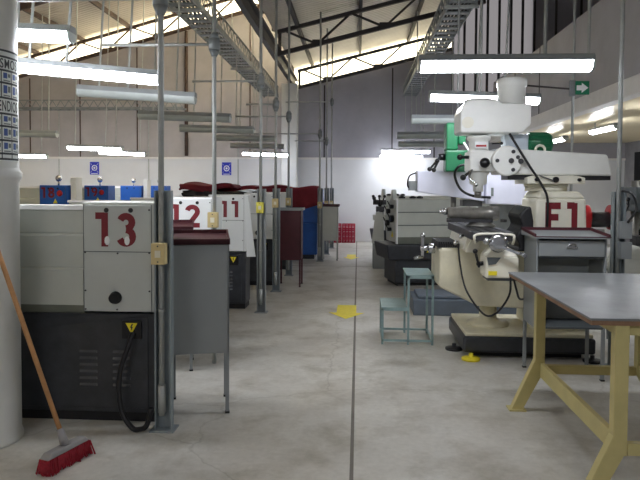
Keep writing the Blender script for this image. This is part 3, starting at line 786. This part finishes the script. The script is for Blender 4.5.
MB().tube([(1.12,6.12,1.79), (1.08,6.06,1.70), (1.14,6.04,1.64)], .012, 8).sphere((1.14,6.04,1.63), .022).build('feed_lever', M_chrome, q)
poly = [(.985,2.15),(1.0,2.13),(1.58,2.13),(1.66,2.21),(1.66,2.41),(1.38,2.42),(1.33,2.455),(1.07,2.455),(1.01,2.40),(.985,2.33)]
bh = MB().prism(poly, 'Y', 6.05, 6.46).cyl((1.2,6.25,2.44), (1.2,6.25,2.475), .15, n=32).build('belt_housing', M_millw, ml, bevel=.03, seg=3)
MB().cyl((1.055,6.06,2.23), (1.055,6.04,2.23), .055, n=24).build('housing_boss', M_cream, bh)
MB().lathe([(.135,2.38),(.135,2.60),(.147,2.605),(.147,2.665),(.135,2.68),(.06,2.685)], (1.515,6.25,0), n=36).build('drum_motor', M_millw, ml)
gm = MB().lathe([(.07,1.69),(.105,1.70),(.105,1.91),(.085,1.94),(.04,1.95)], (0,6.36,2.05), 'X', 24).build('side_motor', M_green, ml)
mb = MB()
for k in range(16):
    a = k*R(22.5); mb.bar((1.72,6.36+.107*math.cos(a),2.05+.107*math.sin(a)), (1.90,6.36+.107*math.cos(a),2.05+.107*math.sin(a)), .012, .012)
mb.build('cooling_fin', M_green, gm)
MB().box(1.46, 1.70, 6.27, 6.45, 1.95, 2.14).build('motor_coupling', mat('pale_blue_casting', (196, 206, 216), .4), gm, bevel=.02)
kn = MB().prism([(.78,1.0),(.78,.65),(1.15,.47),(1.72,.45),(1.72,1.02),(.81,1.02)], 'Y', 5.9, 6.55).build('knee', M_creams, ml, bevel=.02)
MB().lathe([(.2,.232),(.2,.26),(.13,.275),(.085,.3),(.085,.5)], (1.31,6.22,0), n=28).build('elevating_screw', M_creams, ml)
mb = MB()
for k in range(9): mb.box(.78+k*.022, .79+k*.022, 5.97, 6.48, 1.02, 1.075)
mb.box(.775, .98, 5.98, 6.47, 1.02, 1.06).build('bellows', M_rubber, kn)
ck = MB().cyl((.76,6.1,1.0), (.70,6.1,1.0), .05, n=20).cyl((.70,6.1,1.0), (.62,6.1,1.0), .025).bar((.64,6.1,1.12), (.64,6.1,.92), .028, .028).cyl((.64,6.1,.915), (.56,6.05,.905), .017).sphere((.64,6.1,1.125), .026).build('knee_crank', M_chrome, kn)
sd = MB().hexa(rect(.98,1.35,5.8,6.7,1.02), rect(1.02,1.33,5.75,6.75,1.146)).build('saddle', M_cream, ml, bevel=.01)
tb = MB()
for x0, x1, z1 in ((.99,1.06,1.22),(1.08,1.15,1.22),(1.17,1.255,1.22),(1.275,1.34,1.22)): tb.box(x0, x1, 5.32, 6.85, 1.19, z1)
tb.box(.99, 1.34, 5.32, 6.85, 1.145, 1.195)
tb = tb.build('work_table', M_oily, ml, bevel=.003)
MB().tube([(1.0,5.31,1.13), (.99,5.27,1.16), (1.02,5.27,1.205), (1.29,5.27,1.205), (1.32,5.27,1.17), (1.32,5.31,1.12)], .011, 8).build('end_bracket', M_cream, tb)
wh = MB().cyl((1.17,5.32,1.14), (1.17,5.2,1.14), .03).lathe([(.075,-.11),(.08,-.135),(.05,-.155)], (1.17,5.32,1.14), 'Y', 24).build('handwheel', M_chrome, tb)
MB().bar((1.07,5.17,1.15), (1.36,5.15,1.05), .022, .022).sphere((1.07,5.16,1.155), .03).cyl((1.35,5.15,1.055), (1.36,5.07,1.05), .018).build('crank_arm', M_chrome, wh)
gb = MB().box(1.08, 1.35, 5.22, 5.48, .84, 1.02).hexa(rect(1.08,1.35,5.22,5.48,1.02), rect(1.15,1.27,5.27,5.45,1.10)).build('feed_gearbox', M_cream, ml, bevel=.01)
MB().box(1.1, 1.34, 5.24, 5.46, .815, .84).build('gearbox_foot', M_cabd, gb)
MB().box(1.1, 1.17, 5.212, 5.22, .865, .9).build('warning_label', M_yel, gb)
MB().prism([(1.085,1.015),(1.2,1.015),(1.16,.96),(1.1,.95)], 'Y', 5.212, 5.22).build('face_plate', M_cabd, gb)
MB().cyl((1.285,5.22,.87), (1.285,5.2,.87), .014).build('cable_gland', M_blkpl, gb)
MB().cyl((1.08,5.35,.95), (1.03,5.3,.95), .02).bar((1.04,5.31,.92), (1.0,5.28,1.06), .015, .015).sphere((1.0,5.28,1.06), .022).build('feed_handle', M_blkpl, gb)
MB().hexa(rect(1.0,1.1,5.72,6.0,1.0), rect(1.05,1.15,5.74,6.0,1.12)).build('gib_block', M_cream, sd, bevel=.008)
for p in ((.98,5.8,1.15), (.95,5.9,1.08), (1.1,5.7,1.12)): MB().cyl(p, (p[0]-.03,p[1]-.06,p[2]), .017).sphere((p[0]-.03,p[1]-.06,p[2]), .022).build('clamp_knob', M_chrome, sd)
# rubber way cover hanging in folds between ram and column
mb = MB(); pr = []
for k in range(13):
    z = 1.03+.40*k/12; pr.append((1.43+.02*math.sin(k*1.15)+.05*(k/12)**2, z))
pr += [(1.545,1.435),(1.57,1.3),(1.565,1.03)]
mb.prism(pr, 'Y', 5.58, 6.02).build('way_cover', M_rubber, ml, bevel=.02, seg=3)
# cables of F1
MB().tube([(1.45,6.03,2.12), (1.5,5.99,2.02), (1.62,5.97,1.82), (1.73,5.96,1.65), (1.79,5.95,1.52), (1.8,5.96,1.36), (1.8,5.97,1.22), (1.79,5.97,1.0)], .012, 8).build('power_cable', M_rubber, ml)
MB().tube([(1.28,5.2,.86), (1.27,5.2,.7), (1.2,5.35,.52), (1.12,5.5,.48), (1.0,5.7,.66), (.96,5.82,.9), (.95,5.86,1.06)], .009, 8).build('power_cable', M_rubber, ml)
MB().tube([(1.3,5.2,.86), (1.34,5.24,.74), (1.42,5.45,.63), (1.55,5.75,.58), (1.6,5.88,.6)], .009, 8).build('power_cable', M_rubber, ml)

# indexing head lying on the milling table
ih = thing('indexing_head', 'dark cylindrical indexing head lying on the table of machine F1', 'indexing head', (1.15, 6.1, 1.22))
MB().lathe([(.14,1.22),(.14,1.24),(.1,1.26),(.1,1.29)], (1.2,6.1,0), n=28).build('swivel_base', M_steel, ih)
hb = MB().lathe([(.052,.88),(.06,.89),(.06,1.08),(.068,1.085),(.068,1.25),(.075,1.26),(.075,1.36),(.06,1.37)], (0,6.1,1.35), 'X', 28).build('barrel', M_steel, ih)
MB().cyl((.80,6.1,1.365), (.88,6.1,1.36), .022).cyl((.84,6.1,1.365), (.875,6.1,1.365), .034).build('nose', M_chrome, hb)
MB().box(1.30, 1.37, 6.03, 6.17, 1.29, 1.42).build('rear_block', M_steel, ih, bevel=.01)
MB().cyl((.86,6.02,1.285), (1.02,6.02,1.285), .02).box(.9, 1.3, 6.0, 6.2, 1.265, 1.295).cyl((1.38,6.05,1.28), (1.44,6.05,1.28), .015).build('support_bar', M_oily, ih)

# ------------------------------------------------------------------ radial drill behind F1
rd = thing('radial_drill', 'radial drill with pale lilac arm and green head behind machine F1', 'drill', (1.3, 8.0, 0))
MB().box(.70, 2.15, 7.7, 8.35, .0, .2).box(.76, 2.05, 7.76, 8.3, .2, .24).build('base', mat('blue_grey_base', (98, 108, 120), .5), rd, bevel=.015)
MB().lathe([(.24,.24),(.24,.32),(.16,.36),(.16,2.0),(.17,2.0),(.17,2.08),(.1,2.1)], (1.86,8.08,0), n=32).build('column', M_cab, rd)
am = MB().prism([(.735,1.545),(1.56,1.43),(1.56,1.80),(.735,1.81)], 'Y', 7.72, 8.0).build('arm', M_lilac, rd, bevel=.012)
MB().prism([(1.57,1.40),(2.14,1.385),(2.14,1.775),(1.57,1.79)], 'Y', 7.68, 8.3).build('arm_sleeve', M_lilac, rd, bevel=.015)
MB().box(1.63, 1.66, 7.672, 7.68, 1.5, 1.6).build('nameplate', M_pgrey, am)
MB().box(1.3, 1.54, 7.75, 7.95, 1.37, 1.45).build('arm_clamp', M_oily, am)
MB().cyl((1.2,7.85,1.20), (1.2,7.85,1.5), .035).cyl((1.2,7.85,1.08), (1.2,7.85,1.2), .018).build('spindle', M_steel, rd)
hd = MB().box(1.05, 1.33, 7.5, 7.72, 1.79, 2.05).box(1.06, 1.2, 7.52, 7.78, 2.05, 2.38).box(1.2, 1.29, 7.5, 7.7, 2.12, 2.26).build('drill_head', M_green, rd, bevel=.02)
MB().box(1.17, 1.24, 7.48, 7.52, 2.30, 2.42).build('brass_tag', M_brass, hd)
MB().tube([(1.2,7.5,2.4), (1.24,7.46,2.47), (1.34,7.46,2.5), (1.4,7.5,2.44)], .014, 8).build('looped_conduit', M_cream, hd)
MB().tube([(1.26,7.49,2.14), (1.31,7.46,2.05), (1.35,7.46,1.97)], .012, 8).build('white_conduit', M_swhite, hd)
for dx, dz in ((-.09,-.15), (-.04,-.16), (.0,-.05)): MB().bar((.99,7.55,1.97), (.95+dx,7.5,1.97+dz), .02, .02).sphere((.95+dx,7.5,1.97+dz), .028).build('feed_handle', M_blkpl, hd)
MB().cyl((1.05,7.58,1.97), (.97,7.58,1.97), .04).build('feed_hub', M_blkpl, hd)
MB().cyl((1.33,7.6,1.95), (1.42,7.6,1.95), .03).box(1.38, 1.42, 7.5, 7.7, 1.86, 2.04).build('switch_knob', M_blkpl, hd)
MB().tube([(1.3,7.47,1.88), (1.2,7.46,1.85), (1.16,7.5,1.75), (1.24,7.55,1.58), (1.4,7.6,1.5), (1.62,7.66,1.48)], .016, 8).build('head_cable', M_blkpl, rd)
MB().box(.64, .74, 7.78, 7.94, 1.56, 1.68).build('end_box', M_cab, am)
MB().tube([(.72,7.75,1.78), (.64,7.75,1.74), (.62,7.78,1.63), (.66,7.8,1.57)], .01, 6).build('end_cable', M_blkpl, am)

# ------------------------------------------------------------------ two-step stool
st = thing('step_platform', 'pale teal steel two-step platform in front of machine F1', 'step stool', (.54, 6.5, 0))
x0, xm, x1, y0, y1, za, zb = .25, .51, .775, 6.24, 6.78, .38, .715
MB().box(x0, xm, y0, y1, za-.012, za).build('lower_tread', M_teal, st)
MB().box(xm-.01, x1, y0, y1, zb-.012, zb).build('upper_tread', M_teal, st)
MB().box(x0, xm, y0, y0+.022, za-.035, za-.012).box(x0, xm, y1-.022, y1, za-.035, za-.012).box(x0, x0+.022, y0, y1, za-.035, za-.012).build('lower_frame', M_teal, st)
MB().box(xm, x1, y0, y0+.022, zb-.04, zb-.012).box(xm, x1, y1-.022, y1, zb-.04, zb-.012).box(x1-.022, x1, y0, y1, zb-.04, zb-.012).build('upper_frame', M_teal, st)
for x, z in ((x0,za),(xm,zb),(x1-.022,zb)):
    for y in (y0, y1-.022): MB().box(x, x+.022, y, y+.022, 0, z-.012).build('leg', M_teal, st)
MB().box(x0, x1, y0, y0+.02, .03, .05).box(x0, x1, y1-.02, y1, .03, .05).box(x0, x0+.02, y0, y1, .03, .05).box(x1-.02, x1, y0, y1, .03, .05).build('stretcher', M_teal, st)

# ------------------------------------------------------------------ far right lathes
def guard_lathe(label):
    t = thing('engine_lathe', label, 'lathe', (0,0,0), 'lathes at the far right')
    MB().box(.0, .95, .06, .72, .05, .45).build('pedestal', M_black, t, bevel=.02)
    MB().hexa(rect(-.12,1.0,.0,.78,.43), rect(-.16,1.05,-.02,.82,.68)).build('chip_pan', M_black, t, bevel=.02)
    MB().box(1.6, 2.3, .06, .72, .0, .68).build('pedestal', M_black, t, bevel=.02)
    MB().box(.05, .9, .1, .68, .0, .05).build('plinth', M_rubber, t)
    MB().box(.4, 2.2, .25, .55, .7, .98).build('bed', M_guard, t, bevel=.01)
    prof = [(.06,.80),(-.0,.80),(-.008,.985),(.0,.995),(-.004,1.0),(-.008,1.19),(.0,1.2),(-.004,1.205),(-.004,1.40),(.06,1.42)]
    g = MB().prism(prof, 'X', .02, 2.3).build('splash_guard', M_guard, t)
    MB().prism([(0,.80),(.06,.80),(.06,.69),(.03,.69)], 'X', .02, 2.3).build('guard_lip', M_guardlip, g)
    MB().box(.0, .02, -.008, .06, .69, 1.42).build('guard_end', M_swhite, g)
    hs = MB().prism([(.06,.70),(.72,.70),(.76,.95),(.7,1.25),(.5,1.40),(.06,1.40)], 'X', .03, .45).build('headstock', M_mach, t, bevel=.015)
    MB().prism([(.3,1.39),(.5,1.39),(.42,1.56),(.36,1.56)], 'X', .03, .1).build('ear', M_mach, hs, bevel=.01)
    for z in (.99, 1.2): MB().box(.02, 2.3, -.0095, -.002, z-.006, z+.006).build('seam', M_cabd, g)
    for y, z, r in ((.3,1.28,.035),(.5,1.2,.04),(.3,1.08,.06),(.55,1.0,.05),(.42,.9,.03)):
        MB().cyl((.03,y,z), (-.03,y,z), r).bar((-.02,y,z), (-.05,y+.07,z+.09), .014, .014).build('lever', M_blkpl, hs)
    MB().prism([(.28,.78),(.4,.78),(.34,.87)], 'X', .024, .03).build('warning_mark', M_yel, hs)
    p = MB().prism([(.5,.55),(.6,.55),(.55,.63)], 'Y', -.02, -.008).build('warning_triangle', M_yel, t)
    for x in (.12, .3, .42): MB().cyl((x,.12,1.38), (x,.12,1.46), .03).box(x-.05, x+.05, .1, .14, 1.42, 1.45).build('coolant_knob', M_blkpl, t)
    MB().cyl((.45,.4,1.12), (.6,.4,1.12), .12, n=24).build('chuck', M_steel, t)
    MB().box(1.1, 1.4, .2, .75, .98, 1.2).build('carriage', M_oily, t, bevel=.01)
    return t
g1 = guard_lathe('grey lathe with ribbed rear guard beyond the two-step platform'); g1.location = (.62, 9.9, 0); g1.rotation_euler.z = R(13)
g2 = copy_tree(g1); g2['label'] = 'further lathe half hidden behind the ribbed grey one'; g2.location = (.56, 13.1, 0); g2.rotation_euler.z = R(10)
# bits and pieces on the far lathe carriage side
tp = thing('tool_post', 'dark tool post cluster sticking out beyond the ribbed grey lathe', 'tool post', (.42, 12.3, 0))
MB().box(.30, .58, 12.1, 12.5, 0, .5).build('stand', M_cab, tp, bevel=.01)
MB().hexa(rect(.28,.52,12.1,12.5,.5), rect(.36,.5,12.2,12.4,1.1)).build('pillar', M_cabl, tp)
MB().box(.3, .54, 12.15, 12.45, .95, 1.05).build('tray', M_cabl, tp)
MB().box(.36, .52, 12.15, 12.4, 1.12, 1.22).cyl((.3,12.3,1.3), (.56,12.3,1.3), .05).sphere((.32,12.25,1.38), .04).build('turret', M_oily, tp)
for dx in (-.12, .0, .1): MB().bar((.44,12.2,1.2), (.42+dx,12.1,1.42), .018, .018).sphere((.42+dx,12.1,1.42), .03).build('lever', M_blkpl, tp)

# ------------------------------------------------------------------ workbench, right foreground
wb = thing('work_bench', 'steel topped workbench with olive cream legs in the right foreground', 'workbench', (1.68, 3.85, 0))
tp = MB().box(1.15, 2.2, 3.06, 4.74, .948, .96).build('bench_top', M_btop, wb, bevel=.002)
MB().box(1.155, 2.195, 3.065, 4.735, .925, .948).build('edge_board', M_bedge, tp)
XA, XB, YA, YC = 1.31, 2.02, 3.1, 4.46
MB().box(XA-.02, XB+.02, YA, YA+.06, .87, .925).box(XA-.02, XB+.02, YC-.06, YC, .87, .925).box(XA-.02, XA+.04, YA, YC, .87, .925).box(XB-.04, XB+.02, YA, YC, .87, .925).build('apron', M_bench, wb)
for x, s in ((XA, -1), (XB, 1)):
    for y in (YA, YC):
        lg = MB().box(x-.034, x+.034, y-.03, y+.03, .27, .925).build('leg', M_bench, wb, bevel=.004)
        MB().prism([(x+s*.034,.37), (x-s*.02,.27), (x+s*.115,.012), (x+s*.195,.012)], 'Y', y-.029, y+.029).build('splayed_foot', M_bench, lg, bevel=.004)
        MB().box(x+s*.155-.06, x+s*.155+.06, y-.05, y+.05, 0, .012).build('foot_plate', M_bench, lg)
MB().box(XA+.04, XB-.04, YA-.02, YA+.02, .27, .33).build('cross_rail', M_bench, wb)
MB().box(XA+.04, XB-.04, YC-.02, YC+.02, .27, .33).build('cross_rail', M_bench, wb)
MB().box(XA+.0, XA+.03, YA+.035, YC-.035, .25, .35).build('side_rail', M_bench, wb)
MB().box(XB-.03, XB, YA+.035, YC-.035, .25, .35).build('side_rail', M_bench, wb)

# ------------------------------------------------------------------ broom leaning on the column
br = thing('push_broom', 'red bristled push broom leaning against the white column', 'broom', (-1.665, 3.36, 0))
A, B = Vector((-1.715,3.21,.0)), Vector((-1.615,3.515,.0))
dr = (B-A).normalized(); sd = Vector((-dr.y, dr.x, 0))
mb = MB(); rnd = random.Random(4)
pa = [A-sd*.035, B-sd*.035, B+sd*.035, A+sd*.035]
mb.hexa([tuple(p-sd*(-.002 if k < 2 else .002)+Vector((0,0,.02))+dr*(-.015 if k in (0, 3) else .015)) for k, p in enumerate(pa)], [tuple(p+Vector((0,0,.085))) for p in pa])
bl = mb.build('bristle', M_bris, br, bevel=.012)
mb = MB()
for k in range(420):
    p = A+(B-A)*rnd.random()+sd*rnd.uniform(-.036, .036); q = p+(p-(A+B)/2)*.05+sd*rnd.uniform(-.03, .03)
    mb.bar(p+Vector((0,0,.085)), q+Vector((0,0,.002)), .005, .005)
mb.build('bristle_tuft', M_bris, bl)
mb = MB(); mb.hexa([tuple(p+Vector((0,0,.085))) for p in pa], [tuple((p-(A+B)/2)*.82+(A+B)/2+Vector((0,0,.115))) for p in pa])
mb.build('broom_head', M_brplas, br, bevel=.008)
c = (A+B)/2
TOP = Vector((-2.243, 3.428, 1.66)); bot = Vector((c.x, c.y, .11)); hv = (TOP-bot).normalized()
MB().cyl(bot, bot+hv*.1, .026, .019).build('socket', M_brplas, br)
MB().cyl(bot+hv*.05, TOP, .0135, n=12).build('handle', M_wood, br)

# ------------------------------------------------------------------ floor arrows
def arrow(label, cx, y0, y1, wd):
    # points towards the viewer
    hw = wd/2; ym = y0+(y1-y0)*.42
    p = [(cx-hw*.56,y1),(cx-hw*.56,ym),(cx-hw,ym),(cx,y0),(cx+hw,ym),(cx+hw*.56,ym),(cx+hw*.56,y1)]
    return tag(MB().prism(p, 'Z', .0005, .003).build('floor_arrow', M_yel, loc=(cx, (y0+y1)/2, 0)), label, 'floor marking', 'yellow floor arrows')
arrow('nearer yellow arrow painted on the aisle floor', -.135, 7.42, 8.3, .45)
arrow('faint further yellow arrow painted on the aisle floor', -.14, 13.6, 14.6, .36)

# ------------------------------------------------------------------ red crates at the back wall
NM = ('bottom', 'second', 'third', 'top')
crate0 = None
for c in range(2):
    for k in range(4):
        lab = '%s red crate of the %s stack against the back wall' % (NM[k], ('left', 'right')[c])
        x = -.66+c*.40; z = k*.135
        if crate0 is None:
            t = thing('plastic_crate', lab, 'crate', (x, 17.85, z), 'red crates by the back wall')
            X0, X1, Y0, Y1 = x-.19, x+.19, 17.68, 18.02
            MB().box(X0, X1, Y0, Y1, .0, .015).build('crate_floor', M_pink, t)
            mb = MB()
            for zz in (.0, .06, .11): mb.box(X0, X1, Y0, Y0+.012, zz, zz+.022).box(X0, X1, Y1-.012, Y1, zz, zz+.022).box(X0, X0+.012, Y0, Y1, zz, zz+.022).box(X1-.012, X1, Y0, Y1, zz, zz+.022)
            for i in range(5):
                xx = X0+i*(.38-.03)/4; mb.box(xx, xx+.03, Y0, Y0+.012, 0, .132).box(xx, xx+.03, Y1-.012, Y1, 0, .132)
                yy = Y0+i*(.34-.03)/4; mb.box(X0, X0+.012, yy, yy+.03, 0, .132).box(X1-.012, X1, yy, yy+.03, 0, .132)
            mb.build('lattice_side', M_pink, t); crate0 = t
        else:
            t = copy_tree(crate0); t.location = (x, 17.85, z); t['label'] = lab

# ------------------------------------------------------------------ blue signs on the back wall
def wsign(label, x, z):
    t = thing('wall_sign', label, 'sign', (x, YB-.01, z), 'blue signs on the back wall')
    MB().box(x-.14, x+.14, YB-.012, YB-.0, z-.19, z+.19).build('sign_board', M_sblue, t)
    y0, y1 = YB-.016, YB-.0115
    mb = MB().torus((x, YB-.014, z+.01), .075, .014, 'Y', 24, 6).cyl((x,y1,z+.01), (x,y0,z+.01), .032)
    for sx in (-1, 1):
        for sz in (-1, 1): mb.bar((x+sx*.12,YB-.0135,z+.01+sz*.14), (x+sx*.07,YB-.0135,z+.01+sz*.08), .02, .004)
    mb.box(x-.1, x+.1, y0, y1, z-.17, z-.15).build('pictogram', M_swhite, t)
wsign('blue sign on the back wall above the blue lathes', -7.92, 2.12)
wsign('blue sign on the back wall above the small maroon cover', -3.9, 2.12)

# conduits on the back wall
dp = tag(MB().cyl((-5.1,YB-.05,2.5), (-5.1,YB-.05,zL(-5.1)-.05), .05).build('drain_pipe', M_rust, loc=(-5.1,YB-.05,2.5)), 'dark brown pipe running up the beige back wall', 'pipe')
for lab, x, z0 in (('thin vertical conduit on the wall left of the blue signs', -9.0, .6), ('thin vertical conduit on the wall between the blue signs', -6.25, .6), ('thin vertical conduit on the wall just right of the second blue sign', -3.55, .6)):
    tag(MB().cyl((x,YB-.03,z0), (x,YB-.03,3.9), .016, n=8).build('wall_conduit', M_galv, loc=(x,YB-.03,z0)), lab, 'conduit', 'conduits on the back wall')

# ------------------------------------------------------------------ machines at the right edge
gr = thing('pedestal_grinder', 'pedestal grinder with red wheel guards behind the grey post', 'grinder', (3.06, 8.1, 0))
MB().box(2.86, 3.26, 7.9, 8.3, 0, .04).hexa(rect(2.94,3.18,8.0,8.22,.04), rect(2.98,3.14,8.03,8.19,1.08)).build('pedestal', M_cab, gr, bevel=.01)
MB().lathe([(.08,-.15),(.1,-.12),(.1,.12),(.08,.15)], (3.08,8.1,1.2), 'X', 20).build('motor', M_oily, gr)
for x in (2.91, 3.25): MB().cyl((x-.04,8.1,1.23), (x+.04,8.1,1.23), .16, n=28).box(x-.04, x+.04, 7.96, 8.1, 1.08, 1.2).build('wheel_guard', M_red, gr, bevel=.008)
dpx = thing('drill_press', 'dark drill press standing in front of the black locker', 'drill press', (3.5, 7.85, 0))
MB().box(3.3, 3.7, 7.6, 8.2, 0, .08).build('base', M_oily, dpx, bevel=.01)
MB().cyl((3.52,8.0,.08), (3.52,8.0,1.7), .05).build('column', M_steel, dpx)
MB().box(3.38, 3.68, 7.65, 7.98, .85, .9).build('table', M_oily, dpx, bevel=.006)
MB().box(3.36, 3.68, 7.6, 8.12, 1.32, 1.62).build('head', M_cabd, dpx, bevel=.02)
MB().cyl((3.5,7.75,1.1), (3.5,7.75,1.32), .03).build('spindle', M_steel, dpx)
for a in (30, 150, 270): MB().bar((3.36,7.8,1.4), (3.3,7.8+.14*math.cos(R(a)),1.4+.14*math.sin(R(a))), .014, .014).sphere((3.3,7.8+.14*math.cos(R(a)),1.4+.14*math.sin(R(a))), .025).build('feed_handle', M_blkpl, dpx)
MB().box(3.42, 3.6, 7.7, 7.9, .9, 1.02).build('drill_vise', M_oily, dpx, bevel=.01)
lk = thing('steel_locker', 'tall black steel locker standing behind the dark drill press', 'locker', (3.95, 8.3, 0))
MB().box(3.70, 4.30, 8.25, 8.75, .08, 2.1).box(3.74, 4.26, 8.28, 8.7, 0, .08).build('body', mat('locker_black', (20, 20, 22), .8, spec=.2), lk, bevel=.008)
d = MB().box(3.71, 4.29, 8.235, 8.25, .1, 2.08).build('door', mat('locker_black', (20, 20, 22), .8, spec=.2), lk, bevel=.003)
MB().box(4.2, 4.23, 8.215, 8.235, 1.0, 1.2).build('handle', M_chrome, d)
lk.location.x += .09
sk = drape('cloth_bundle', 'crumpled pale grey cloth bundle hung low beside the grey post', 2.62, 2.86, 6.5, 6.7, .98, (.2,.22,.25,.2), M_cabl, None, 11)
dpx.location.x -= .03
st2 = thing('parts_stand', 'small grey steel stand under the pale cloth bundle', 'stand', (2.74, 6.6, 0))
MB().box(2.64, 2.84, 6.51, 6.69, .9, .93).build('stand_top', M_cab, st2)
for x in (2.65, 2.81):
    for y in (6.52, 6.66): MB().box(x, x+.02, y, y+.02, 0, .9).build('leg', M_cab, st2)

# ------------------------------------------------------------------ world, camera
w = bpy.data.worlds.new('World'); SC.world = w; w.use_nodes = True
w.node_tree.nodes['Background'].inputs[0].default_value = (1.0, .975, .93, 1)
w.node_tree.nodes['Background'].inputs[1].default_value = 2.2

cam = bpy.data.cameras.new('camera'); co = bpy.data.objects.new('camera', cam); COL.objects.link(co)
cam.sensor_width = 36; cam.lens = 620/640*36; cam.clip_end = 100
F = 620.; PYC = 187+F*math.tan(R(2.0))     # small downward pitch; the rest of the framing is lens shift
cam.shift_y = -(240-PYC)/640
v = Vector(((358-320)/F, (PYC-187)/F, -1)).normalized()       # world +Y in camera axes
u = Vector((math.sin(R(.45)), math.cos(R(.45)), 0)); z = (u-v*u.dot(v)).normalized(); x = v.cross(z)
m = Matrix((x, v, z))                                           # rows: world axes in camera axes -> camera-to-world
co.matrix_world = Matrix.Translation((0, -.05, 1.6)) @ m.to_4x4()
SC.camera = co

SC.view_settings.view_transform = 'Standard'; SC.view_settings.look = 'None'
SC.view_settings.exposure = 1.72; SC.view_settings.gamma = 1; SC.view_settings.use_curve_mapping = False
SC.cycles.use_denoising = True
SC.cycles.max_bounces = 10; SC.cycles.diffuse_bounces = 6; SC.cycles.transparent_max_bounces = 12
SC.cycles.sample_clamp_indirect = 8
